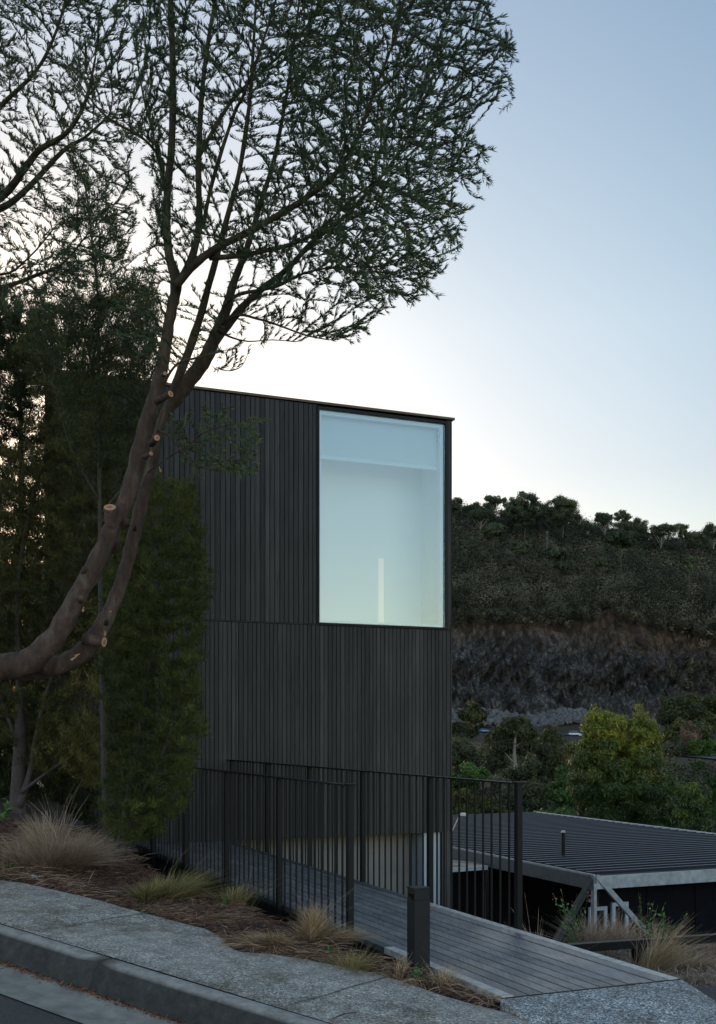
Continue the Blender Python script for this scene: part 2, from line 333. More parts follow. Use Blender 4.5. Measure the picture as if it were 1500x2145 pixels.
def G(x, y):
    x = np.asarray(x, float); y = np.asarray(y, float)
    s, n = sn(x, y); t = (x-.76)*DX+(y-5.98)*DY; u = (x-.76)*DY-(y-5.98)*DX
    pl = H0+GR*np.clip(s, -12, 22)
    V = np.interp(np.sqrt(x*x+y*y), VR, VH)
    left = pl-.005+.03*fbm(x*3, y*3, 3, 3)*np.clip((n-nedge(s)-.1)*3, 0, 1)-.22*np.maximum(n-11.5, 0)
    right = -1.58-.165*np.clip(t, 0, 50)-.28*np.maximum(t-5.0, 0)+.05*fbm(x*2, y*2, 5, 3)
    pit = np.clip((.3+.42*(t-1.2))-(u-1.14), 0, 2.5)*.8; right = right-pit
    ue = -.05+np.interp(t, [-1, .5, .87, 1.1, 1.5, 1.9, 2.1, 2.8, 3.2, 3.5, 9], [.1, -.04, -.15, -.32, -.33, -.38, -.56, -.65, -.75, -.95, -.95])+.03*fbm(t*6, t*0, 8, 2)
    k = np.clip((u-ue)/.22, 0, 1); k2 = np.clip((u-1.1)/.4, 0, 1)
    gul = pl-.75-.25*np.maximum(t, 0)
    g = left*(1-k)+gul*k; g = g*(1-k2)+right*k2
    g = np.where((u > 0) | (t > 16), np.maximum(g, V) if False else np.where(g < V+0, V, g), g)
    b = np.clip((t-9)/6, 0, 1)*np.clip((u+1.0)/.8, 0, 1); g = g*(1-b)+V*b
    b2 = np.clip((np.sqrt(x*x+y*y)-26)/14, 0, 1)*(y > 0); g = g*(1-b2)+V*b2
    ne = np.where(s > -.15, nedge(s), 5.3); road = np.clip((ne+.02-n)/.06, 0, 1); g = np.where(y < 40, g*(1-road)+(pl-.25)*road, g)
    return g
# ground sheet: polar grid round the camera
az = np.radians(np.concatenate([np.arange(-180, -32, 3.), np.arange(-32, 32, .28), np.arange(32, 180.1, 3.)]))
rr = np.concatenate([[.4], np.geomspace(2.5, 30, 230), np.geomspace(31, 560, 90), [700, 1500, 4000]])
A_, R_ = np.meshgrid(az, rr); X = (R_*np.sin(A_)).ravel(); Y = (R_*np.cos(A_)).ravel()
Z = G(X, Y); na = len(az); nr = len(rr)
i, j = np.meshgrid(np.arange(nr-1), np.arange(na-1), indexing='ij'); q = (i*na+j).ravel()
f = np.stack([q, q+1, q+na+1, q+na], 1)
setp(link('ground', npmesh('ground', np.stack([X, Y, Z], 1), f, smooth=True), M['soil']), kind='structure')
# ------------------------------------------------------------------ street
def strip(name, rows, mat, smooth=False):
    """rows: list of point lists with equal count"""
    mb = MB(); n = len(rows[0]); mb.v = [tuple(p) for r in rows for p in r]
    for a in range(len(rows)-1):
        for b in range(n-1): k = a*n+b; mb.f.append((k, k+1, k+n+1, k+n)); mb.c.append(.5)
    return setp(mb.build(name, mat, smooth=smooth), kind='structure')
svals = list(np.arange(-10, 30.01, .25))
rows = []
for s in np.arange(-10, 30.01, .06):
    e = float(nedge(s)) if s > -.15 else 5.3
    rows.append([S(s, 4.315), S(s, 4.6, .003), S(s, (4.6+e)/2, .006), S(s, e-.03, .004), S(s, e, -.012), S(s, e+.01, -.3)])
strip('footpath', rows, M['path'])
prof = [(4.31, -.3), (4.31, -.004), (4.30, 0), (4.235, -.003), (4.205, -.012), (4.185, -.03), (4.17, -.06), (4.13, -.15), (4.12, -.3)]
mb = MB(); s0 = -10
while s0 < 30:
    s1 = s0+2.4; a = s0+.004; b = s1-.004; k = len(mb.v); nn = len(prof); st = np.linspace(a, b, 14)
    for s in st:
        for n_, z_ in prof: mb.v.append(S(s, n_+.004*math.sin(s*3), z_))
    for r in range(13):
        for c in range(nn-1): q = k+r*nn+c; mb.f.append((q, q+nn, q+nn+1, q+1)); mb.c.append(.5)
    mb.f.append(tuple(range(k, k+nn))); mb.c.append(.5); mb.f.append(tuple(reversed(range(k+13*nn, k+14*nn)))); mb.c.append(.5)
    s0 = s1
# shift so that one joint lands where the photo has it
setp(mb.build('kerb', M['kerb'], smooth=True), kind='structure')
mb = MB(); s0 = -10.3
while s0 < 30:
    s1 = s0+2.6
    for (n0_, n1_, z0_, z1_) in ((3.77, 3.95, -.168, -.178), (3.95, 4.14, -.178, -.158)):
        mb.quad(S(s0+.004, n0_, z0_), S(s1-.004, n0_, z0_), S(s1-.004, n1_, z1_), S(s0+.004, n1_, z1_))
    s0 = s1
setp(mb.build('gutter', M['gutter']), kind='structure')
strip('road', [[S(s, 3.775, -.175), S(s, 3.4, -.165), S(s, 0, -.05), S(s, -3, -.05), S(s, -6, -.2)] for s in np.arange(-40, 40.1, 2)], M['asphalt'])
for px, py in ((300, 1915), (820, 2046)):
    s_j = sn(*unproj(px, py)[:2])[0]; mb = MB(); e = float(nedge(s_j))
    for a in range(6):
        n0_, n1_ = 4.33+(e-4.36)*a/6, 4.33+(e-4.36)*(a+1)/6; o0, o1 = .004*math.sin(a*2.1), .004*math.sin((a+1)*2.1)
        mb.quad(S(s_j-.004+o0, n0_, .0095), S(s_j+.004+o0, n0_, .0095), S(s_j+.004+o1, n1_, .0095), S(s_j-.004+o1, n1_, .0095))
    setp(mb.build('path_joint', M['asphalt']), kind='structure')
# ramp slab and driveway
mb = MB()
a0 = B(-.005, -.02, -1.405); a1 = B(-.005, 1.16, -1.405); b0 = B(-1.6, -.02, -1.66); b1 = B(-1.6, 1.16, -1.76)
lo = lambda p, d=.3: (p[0], p[1], p[2]-d)
mb.hexa([lo(b0), lo(b1), lo(a1), lo(a0), b0, b1, a1, a0]); setp(mb.build('entry_ramp', M['ramp']), kind='structure')
mb = MB(); gx = np.linspace(1.19, 7, 14); gt = np.linspace(-6, .35, 14)
for a in range(13):
    for b in range(13):
        P = [(gt[a], gx[b]), (gt[a], gx[b+1]), (gt[a+1], gx[b+1]), (gt[a+1], gx[b])]
        mb.quad(*[B(t, u, -1.56+.02*t-.015*(u-1.2)+.004*math.sin(3*u)) for t, u in P])
setp(mb.build('driveway', M['asphalt']), kind='structure')
# ------------------------------------------------------------------ footbridge
DH = -1.40; TE = 8.77
br = thing('footbridge', B(0, .57, DH-.2), 'timber footbridge of long dark weathered boards leading from the footpath to the black house', 'footbridge')
mb = MB(); nb = 11; bw = (1.14-.14)/nb
for k in range(nb):
    u0 = .07+k*bw; t0 = .006
    while t0 < TE:
        L = random.uniform(2.6, 4.8); t1 = min(t0+L, TE); z = DH+random.uniform(-.002, .002)
        mb.box(B, t0+.0015, t1-.0015, u0+.006, u0+bw-.006, z-.03, z, random.random()); t0 = t1
mb.build('deck_board', M['deck'], br)
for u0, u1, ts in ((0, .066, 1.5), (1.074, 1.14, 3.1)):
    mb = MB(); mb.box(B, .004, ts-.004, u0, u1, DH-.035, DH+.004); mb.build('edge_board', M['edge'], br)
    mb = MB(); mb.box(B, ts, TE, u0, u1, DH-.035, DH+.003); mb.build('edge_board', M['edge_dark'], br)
mb = MB()
for u0 in (.01, 1.07): mb.box(B, .02, TE, u0, u0+.05, DH-.22, DH-.037)
for t in np.arange(.3, TE, 1.2): mb.box(B, t, t+.05, .06, 1.07, DH-.2, DH-.037)
mb.build('joist_frame', M['black_steel'], br)
mb = MB(); mb.box(B, -.004, .003, -.01, 1.15, DH-.2, DH-.001); mb.build('end_plate', M['black_steel'], br)
def rail(label, u, posts, t_end, side):
    root = thing('railing', B(posts[0], u, DH-.1), label, 'railing', 'black railings along the footbridge')
    H = 1.03; mb = MB(); mb.box(B, posts[0]-.03, t_end, u-.025, u+.025, DH+H-.012, DH+H); mb.build('top_rail', M['black_steel'], root)
    mb = MB(); mb.box(B, posts[0]-.045, posts[0]+.035, u-.03, u+.03, DH+H+.001, DH+H+.007); mb.build('end_cap', M['black_steel'], root)
    pm = MB(); pm.box(lambda t, uu, h: tuple(np.array(B(t, uu, h))-np.array(B(0, 0, 0))), -.024, .024, -.02, .02, -.16, H-.013); pme = pm.mesh('post')
    bm_ = MB(); bm_.box(lambda t, uu, h: tuple(np.array(B(t, uu, h))-np.array(B(0, 0, 0))), -.006, .006, -.006, .006, -.05, H-.0125); bme = bm_.mesh('baluster')
    pme.materials.append(M['black_steel']); bme.materials.append(M['black_steel'])
    for k, t in enumerate(posts):
        link('post', pme, None, root, B(t, u, DH), world=False)
        nx = posts[k+1] if k+1 < len(posts) else t_end
        m_ = max(1, round((nx-t)/.13)); st = (nx-t)/m_
        for q in range(1, m_): link('baluster', bme, None, root, B(t+q*st, u, DH), world=False)
    return root
rail('black steel balustrade on the street side of the footbridge, nearer to the footpath', -.03, [1.99+1.45*k for k in range(5)], 8.75, -1)
rail('black steel balustrade on the valley side of the footbridge, end post against green valley', 1.17, [1.77+1.375*k for k in range(6)], 8.75, 1)
# bollard
bo = thing('bollard', (.355, 6.70, -1.47), 'short square black bollard at the street edge of the footbridge', 'bollard')
def FR(cx, cy):
    return lambda t, u, h: (cx+DX*t+DY*u, cy+DY*t-DX*u, h)
fb = FR(.355, 6.70); mb = MB(); mb.box(fb, -.05, .05, -.05, .05, -1.75, -.99); mb.box(fb, -.048, .048, -.048, .048, -.988, -.927); mb.build('post', M['bollard'], bo)
mb = MB(); mb.box(fb, -.052, .052, -.052, .052, -.926, -.918); mb.build('cap', M['bollard'], bo)
mb = MB(); mb.box(fb, -.035, .035, -.0515, -.0482, -.985, -.955); mb.build('lens', M['darkglass'], bo)
# ------------------------------------------------------------------ black house
T0 = 8.80; UL, UR = -1.08, 4.375; TOP = 4.285; SEAM = 1.39; SOF = -1.40; TB = 12.8
ho = thing('black_timber_house', B(T0, (UL+UR)/2, -5), 'tall narrow house clad in charred black vertical timber with one large window', 'house')
WU0, WU1, WZ0, WZ1 = 2.40, 4.265, SEAM+.015, 4.235
def boards(u0, u1, h0, h1, mb, wmin=.060, wmax=.070):
    u = u0
    while u < u1-.01:
        w = min(random.uniform(wmin, wmax), u1-u); z = random.uniform(0, .002)
        mb.box(B, T0-.024-z, T0-.001, u+.0042, u+w-.0042, h0, h1, min(1, max(0, random.gauss(.5, .22)))); u += w
mb = MB(); boards(UL, WU0-.03, SEAM+.012, TOP-.01, mb); mb.build('upper_cladding', M['clad'], ho)
mb = MB(); boards(WU1+.03, UR, SEAM+.012, TOP-.01, mb); mb.build('corner_cladding', M['clad'], ho)
mb = MB(); boards(UL, 1.30, SOF-3, SEAM-.012, mb, .055, .062); boards(1.30, UR, SOF, SEAM-.012, mb, .055, .062)
boards(UR-.16, UR, SOF-4.0, SOF-.002, mb); mb.build('lower_cladding', M['clad'], ho)
mb = MB(); mb.box(B, T0-.034, T0-.002, UL, UR+.002, SEAM-.005, SEAM+.006); mb.build('flashing_strip', M['clad_strip'], ho)
# shell
mb = MB(); th = .18
mb.box(B, T0, T0+th, UL, WU0, SEAM, TOP); mb.box(B, T0, T0+th, WU1, UR, SEAM, TOP); mb.box(B, T0, T0+th, WU0, WU1, WZ1, TOP); mb.box(B, T0, T0+th, WU0, WU1, SEAM, WZ0)
mb.box(B, T0, T0+th, UL, 1.30, SOF-3, SEAM); mb.box(B, T0, T0+th, 1.30, UR, SOF, SEAM)
UB = -.45   # the left side wall runs back at a skew
mb.hexa([B(T0+th, UL+.03, SOF-3), B(T0+th, UL+.2, SOF-3), B(TB, UB+.17, SOF-3), B(TB, UB, SOF-3), B(T0+th, UL+.03, TOP), B(T0+th, UL+.2, TOP), B(TB, UB+.17, TOP), B(TB, UB, TOP)])
mb.box(B, T0+th, TB, UR-.1, UR, SOF-4, TOP)
q_ = ((T0+th, UL+.25), (T0+th, UR-.1), (TB, UR-.1), (TB, UB+.2)); mb.hexa([B(a, b, TOP-.12) for a, b in q_]+[B(a, b, TOP-.02) for a, b in q_])
mb.box(B, TB-th, TB, UB+.2, UR-th, SOF-4, SEAM)
mb.build('wall', M['blackwall'], ho)
mb = MB(); mb.box(B, T0-.05, T0+.03, UL-.02, UR+.03, TOP, TOP+.03); mb.box(B, T0+.03, TB, UR-.03, UR+.03, TOP, TOP+.03); mb.bar(B(T0+.03, UL+.02, TOP+.015), B(TB, UB+.02, TOP+.015), .06, .03); mb.build('roof_flashing', M['cap'], ho)
mb = MB(); mb.box(B, T0+.35, T0+.45, 1.31, UR-.45, SOF-4, SOF+.0); mb.build('lower_wall', M['render'], ho)
mb = MB(); mb.box(B, T0+.02, T0+.349, UR-.44, UR-.165, SOF-4, SOF-.003); mb.build('corner_pier', M['render_light'], ho)
# open-backed room shaped to backlight the window; a translucent panel brightens the slot
mb = MB(); D = .55; ti = T0+th+.002; wu0 = WU0-.33; wu1 = UR-.1-.002
su0, su1, sz0, sz1 = 3.60, 3.69, 1.5, 2.44
mb.box(B, ti, ti+D, wu0-.06, wu0, SEAM-.08, TOP-.26); mb.box(B, ti, ti+D, wu1, wu1+.001, SEAM-.08, TOP-.26)
mb.box(B, ti+D, TB-.02, wu1, wu1+.001, SEAM, TOP-.26); mb.box(B, ti, TB-.02, wu0, wu1, SEAM-.09, SEAM-.003)
mb.build('interior_wall', M['plaster'], ho)
mb = MB()
for a in ((wu0, su0, SEAM, TOP-.12), (su1, wu1, SEAM, TOP-.12), (su0, su1, sz1, TOP-.12)): mb.quad(B(ti+D, a[0], a[2]), B(ti+D, a[1], a[2]), B(ti+D, a[1], a[3]), B(ti+D, a[0], a[3]))
mb.build('curtain', M['sheer'], ho)
mb = MB(); mb.box(B, ti, TB-.02, wu0, wu1, TOP-.135, TOP-.122); mb.build('ceiling', M['plaster'], ho)
mb = MB(); mb.quad(B(ti+D+.01, su0, SEAM), B(ti+D+.01, su1, SEAM), B(ti+D+.01, su1, sz1), B(ti+D+.01, su0, sz1)); mb.build('light_slot', M['slit'], ho)
win = MB(); fw = .028
for a in ((WU0-.03, WU1+.03, WZ0-.012, WZ0+.012), (WU0-.03, WU1+.03, WZ1-.012, WZ1+.02), (WU0-.03, WU0, WZ0+.012, WZ1-.012), (WU1, WU1+.03, WZ0+.012, WZ1-.012)):
    win.box(B, T0-.045, T0+.05, a[0], a[1], a[2], a[3])
wo = win.build('window', M['black_steel'], ho)
mb = MB()
for a in ((WU0+.001, WU1-.001, WZ0+.0125, WZ0+.05), (WU0+.001, WU1-.001, WZ1-.06, WZ1-.0125), (WU0+.001, WU0+.05, WZ0+.051, WZ1-.061), (WU1-.05, WU1-.001, WZ0+.051, WZ1-.061)):
    mb.box(B, T0+.03, T0+.1, a[0], a[1], a[2], a[3])
mb.build('inner_frame', M['blind'], wo)
mb = MB(); mb.box(B, T0-.012, T0-.004, WU0+.002, WU1-.002, WZ0+.013, WZ1-.013); mb.build('pane', M['glass'], wo)
mb = MB(); mb.quad(B(T0+.13, WU0+.02, 3.66), B(T0+.13, WU1-.05, 3.66), B(T0+.13, WU1-.05, WZ1-.03), B(T0+.13, WU0+.02, WZ1-.03)); mb.build('roller_blind', M['blind_sheer'], wo)
mb = MB(); mb.box(B, T0+.12, T0+.145, WU0+.02, WU1-.05, 3.61, 3.658); mb.build('blind_rail', M['white'], wo)
# ------------------------------------------------------------------ neighbouring low building
RH = -2.30
NX0, NY0 = W(1245, 1836, 18.0)[:2]
fr = FR(NX0, NY0)           # t along bridge direction, u to the right
nb_ = thing('neighbouring_garage', (NX0, NY0, -4.7), 'low black garage with dark ribbed metal roof and grey steel edge beams', 'garage')
RW, RL = 6.45, 12.0
nrib = int(RL/.3); mb = MB(); K = 2
for k in range(nrib):
    t0 = .02+k*.3
    prof = [(0, 0), (.19, 0), (.21, .04), (.28, .04), (.3, 0)]
    for a in range(4):
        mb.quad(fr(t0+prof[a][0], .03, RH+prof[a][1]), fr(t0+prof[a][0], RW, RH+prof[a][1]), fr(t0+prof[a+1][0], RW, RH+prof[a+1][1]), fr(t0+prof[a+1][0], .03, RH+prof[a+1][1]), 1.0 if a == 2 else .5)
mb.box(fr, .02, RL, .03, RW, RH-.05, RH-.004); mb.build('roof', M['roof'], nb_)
mb = MB(); mb.box(fr, -.06, 0, -.0, RW, RH-.2, RH+.0); mb.build('front_beam', M['galv'], nb_)
mb = MB(); mb.box(fr, -.06, RL, -.06, -.002, RH-.21, RH+.003); mb.build('side_beam', M['galv_dim'], nb_)
mb = MB(); mb.box(fr, -.03, RL, -.03, .0, RH+.004, RH+.03); mb.box(fr, -.03, RL, RW, RW+.09, RH-.06, RH+.05); mb.build('roof_edge', M['trim'], nb_)
mb = MB(); mb.box(fr, .5, RL, .35, RW, -6.5, RH-.055); mb.build('wall', M['blackwall'], nb_)
for k in range(6):
    mb = MB(); mb.box(fr, .488, .499, .4+k, .4+k+.96, -6, RH-.06); mb.build('wall_panel', M['panel'], nb_)
n0 = Vector(fr(-.03, -.03, RH-.1))
mb = MB(); mb.bar(n0+Vector((0, 0, -.01)), Vector(fr(-.03, -.03, -5)), .05, .09); mb.build('post', M['galv'], nb_)
mb = MB(); mb.bar(n0+Vector((-.0, 0, .1)), Vector(fr(1.75, -.03, -4.3)), .09, .09); mb.build('brace', M['galv_dim'], nb_)
mb = MB(); mb.bar(n0+Vector((.05, 0, .1)), Vector(fr(-.09, 2.0, -4.3)), .06, .08); mb.build('brace', M['galv'], nb_)
def winframe(t, u0, u1, z0, z1, w=.06):
    mb = MB()
    mb.box(fr, t-.05, t, u0, u1, z1-w, z1); mb.box(fr, t-.05, t, u0, u0+w, z0, z1-w); mb.box(fr, t-.05, t, u1-w, u1, z0, z1-w); mb.box(fr, t-.05, t, u0+w, u1-w, z0, z0+w)
    o = mb.build('window', M['whiteframe'], nb_); mb = MB(); mb.box(fr, t-.03, t-.02, u0+w, u1-w, z0+w, z1-w); mb.build('pane', M['darkglass'], o)
winframe(.485, .12+.1, .56, -3.75, -2.87); winframe(.485, .66, .98, -3.65, -2.82)
# roof flue and aerial
p = W(1180, 1797, RH/((HY-1797)/F)); fl = thing('roof_flue', p, 'thin black flue pipe standing on the ribbed garage roof', 'flue')
mb = MB(); mb.tube([p, (p[0], p[1], p[2]+.46)], [.035, .035], 10); mb.build('pipe', M['black_steel'], fl)
mb = MB(); mb.tube([(p[0], p[1], p[2]+.46), (p[0], p[1], p[2]+.50)], [.045, .02], 10); mb.build('cowl', M['galv'], fl)
mb = MB(); mb.tube([(p[0], p[1], p[2]), (p[0], p[1], p[2]+.03)], [.07, .045], 10); mb.build('collar', M['galv_dim'], fl)
p = W(945, 1730, 25.5); p = (p[0], p[1], RH)
aer = thing('aerial', p, 'small white aerial on a thin slanting arm on the far end of the garage roof', 'aerial')
q1 = W(964, 1706, 25.5); mb = MB(); mb.tube([p, q1], [.012, .012], 6); mb.build('arm', M['galv'], aer)
mb = MB(); mb.bar(q1, (q1[0]+.16, q1[1], q1[2]-.01), .04, .05); mb.bar((q1[0]+.02, q1[1]-.02, q1[2]+.02), (q1[0]+.12, q1[1]-.02, q1[2]+.02), .03, .04); mb.build('head', M['white'], aer)
# glazed canopy between the house and garage
cn = thing('canopy', (2.0, 20, -4.6), 'low glazed canopy with pale edge tucked between the black house and garage roof', 'canopy')
ca = [W(890, 1824, 19.5), W(1020, 1815, 20.3), W(1000, 1796, 22.5), W(880, 1796, 22.5)]
mb = MB(); mb.hexa([lo(c, .05) for c in ca]+ca); mb.build('roof_sheet', plain('canopy_sheet', (.05, .04, .035), .4), cn)
mb = MB(); mb.bar(lo(ca[0], .02), lo(ca[1], .02), .05, .07); mb.build('edge_batten', M['galv'], cn)
for a, b in ((W(880, 1802, 20.5), W(985, 1817, 20.3)), (W(900, 1800, 21.5), W(1010, 1809, 21.2))): mb = MB(); mb.bar(a, b, .03, .03); mb.build('batten', M['galv'], cn)
for c in ca[:2]: mb = MB(); mb.bar(lo(c, .06), (c[0], c[1], -4.8), .06, .06, (1, 0, 0)); mb.build('post', M['black_steel'], cn)
# low black guard rail right of the ramp
g0 = W(1170, 1979, 9.4); g1 = W(1640, 1947, 10.6)
gr = thing('guard_rail', (g0[0], g0[1], -2.3), 'low black steel rail crossing the dry grass beyond the ramp', 'rail')
mb = MB(); mb.bar(lo(g0, .035), lo(g1, .035), .07, .07); mb.build('beam', M['black_steel'], gr)
for px in (1325, 1560):
    k = (px-1170)/470; c = [g0[i]+(g1[i]-g0[i])*k for i in range(3)]
    mb = MB(); mb.bar((c[0], c[1], c[2]-.072), (c[0], c[1], c[2]-.7), .09, .09); mb.build('post', M['black_steel'], gr)
# ------------------------------------------------------------------ plants: growth helpers
def colonise(limbs, attr_pts, step=.07, infl=.6, kill=.11, iters=90, bias=(.0, 0, .12), keep=.35):
    """limbs: list of (pts, radii). returns nodes, parent, from-limb radius"""
    P = []; par = []; rad = []
    for pts, rads in limbs:
        pts = [Vector(p) for p in pts]; prev = -1
        if P:   # attach to the nearest earlier node
            dm = [(Vector(P[i])-pts[0]).length for i in range(len(P))]; prev = int(np.argmin(dm))
            if dm[prev] > .4: prev = -1
        for a in range(len(pts)-1):
            L = (pts[a+1]-pts[a]).length; m = max(1, int(L/step))
            for k in range(m):
                P.append(tuple(pts[a].lerp(pts[a+1], k/m))); par.append(prev); rad.append(rads[a]*(1-k/m)+rads[a+1]*k/m); prev = len(P)-1
        P.append(tuple(pts[-1])); par.append(prev); rad.append(rads[-1])
    att = [tuple(a) for a in attr_pts]; alive = np.ones(len(att), bool); A = np.array(att); bias = np.array(bias)
    for it in range(iters):
        kd = kdtree.KDTree(len(P))
        for i, p in enumerate(P): kd.insert(p, i)
        kd.balance(); acc = {}
        for i in np.nonzero(alive)[0]:
            co, idx, dist = kd.find(att[i])
            if dist < kill: alive[i] = False; continue
            if dist < infl: acc.setdefault(idx, []).append(A[i])
        if not acc: break
        added = 0
        for idx, lst in acc.items():
            p = np.array(P[idx]); v = np.array(lst)-p; v = (v/np.linalg.norm(v, axis=1, keepdims=True)).sum(0)
            pd = p-np.array(P[par[idx]]) if par[idx] >= 0 else np.zeros(3)
            nv = v/ (np.linalg.norm(v)+1e-6)+bias+keep*pd/(np.linalg.norm(pd)+1e-6)+rng.normal(size=3)*.13
            q = p+step*nv/(np.linalg.norm(nv)+1e-6)
            co, j, dist = kd.find(tuple(q))
            if dist < step*.35: continue
            P.append(tuple(q)); par.append(idx); rad.append(0); added += 1
        if added < 10 and it > 12: break
    return np.array(P), np.array(par), np.array(rad)
def branches(P, par, rad, tip=.0013, ex=2.3, rmax=.03):
    n = len(P); kids = [[] for _ in range(n)]
    for i, p in enumerate(par):
        if p >= 0: kids[p].append(i)
    w = np.zeros(n)
    for i in range(n-1, -1, -1):
        if not kids[i]: w[i] = tip**ex
        else: w[i] = sum(w[k] for k in kids[i])
    r = np.minimum(w**(1/ex), rmax); r = np.where(rad > 0, rad, r)
    return kids, r
def twig_mesh(mb, P, par, kids, r, rad):
    n = len(P)
    starts = [i for i in range(n) if rad[i] == 0 and (par[i] < 0 or rad[par[i]] > 0 or kids[par[i]][0] != i)]
    for s in starts:
        ch = [par[s]] if par[s] >= 0 else []; c = s
        while True:
            ch.append(c)
            nk = [k for k in kids[c]]
            if not nk: break
            c = nk[0]
        rr_ = [min(r[i], r[ch[1]] if len(ch) > 1 else r[i]) for i in ch]
        rr_[-1] *= .5; big = max(rr_)
        mb.tube([P[i] for i in ch], rr_, 3 if big < .006 else 5, cap=False)
def in_poly(pts, poly):
    x, y = pts[:, 0], pts[:, 1]; c = np.zeros(len(pts), bool); n = len(poly)
    for i in range(n):
        x1, y1 = poly[i]; x2, y2 = poly[(i+1) % n]
        cond = ((y1 > y) != (y2 > y)) & (x < (x2-x1)*(y-y1)/((y2-y1) or 1e-9)+x1); c ^= cond
    return c
def poly_pts(poly, n, dmean, dspread, clump=0, seed=0):
    """points whose picture position lies in poly, spread through a real depth range"""
    r_ = np.random.default_rng(seed); a = np.array(poly, float); lo_, hi_ = a.min(0), a.max(0); out = np.zeros((0, 2))
    while len(out) < n:
        p = r_.uniform(lo_, hi_, (n*2, 2)); p = p[in_poly(p, poly)]
        if clump:
            f_ = fbm(p[:, 0]*.012, p[:, 1]*.012, seed+11, 3); p = p[f_ > r_.normal(0, .35, len(p))-clump]
        out = np.concatenate([out, p])
    out = out[:n]; cx, cy = a.mean(0)
    d = dmean+(r_.beta(2, 2, n)*2-1)*dspread if np.isscalar(dspread) else dmean+r_.uniform(dspread[0], dspread[1], n)
    return np.stack([(out[:, 0]-HX)/F*d, d, (HY-out[:, 1])/F*d], 1)
def limb(pts, d0, d1=None, base=None):
    """pts: (px, py, thickness px) traced; depth runs d0->d1"""
    d1 = d0 if d1 is None else d1; n = len(pts); P = []; R = []
    for i, (x, y, w) in enumerate(pts):
        d = d0+(d1-d0)*i/(n-1); P.append(W(x, y, d)); R.append(w/2/F*d)
    return P, R
def smooth_limb(P, R, m=5):
    P = [Vector(p) for p in P]; out = []; rr_ = []; n = len(P)
    for i in range(n-1):
        p0, p1, p2, p3 = P[max(i-1, 0)], P[i], P[i+1], P[min(i+2, n-1)]
        for k in range(m):
            t = k/m; out.append(.5*((2*p1)+(p2-p0)*t+(2*p0-5*p1+4*p2-p3)*t*t+(3*p1-p0-3*p2+p3)*t**3)); rr_.append(R[i]*(1-t)+R[i+1]*t)
    out.append(P[-1]); rr_.append(R[-1]); return out, rr_
def acacia_leaves(P, par, r, rad, per=5, thr=.0045, L=(.035, .062), wd=.0075, spread=.75, org=None, ob=.0):
    idx = np.array([i for i in range(len(P)) if rad[i] == 0 and r[i] < thr*.8 and par[i] >= 0]); idx = np.repeat(idx, per)
    d = unit(P[idx]-P[par[idx]]); n = len(idx)
    base = P[par[idx]]+(P[idx]-P[par[idx]])*rng.uniform(0, 1.1, (n, 1)); dd = d+unit(rng.normal(size=(n, 3)))*spread+np.array([0, 0, .12])
    if org is not None: dd = dd+unit(base-np.array(org))*ob
    cl = fbm(base[:, 0]*2.2, base[:, 2]*2.2+base[:, 1], 21, 3)
    tint = np.clip(.42+.28*cl+rng.normal(0, .16, n), 0, 1)
    return leaves(base, dd, rng.uniform(L[0], L[1], n), wd*rng.uniform(.7, 1.3, n), tint)
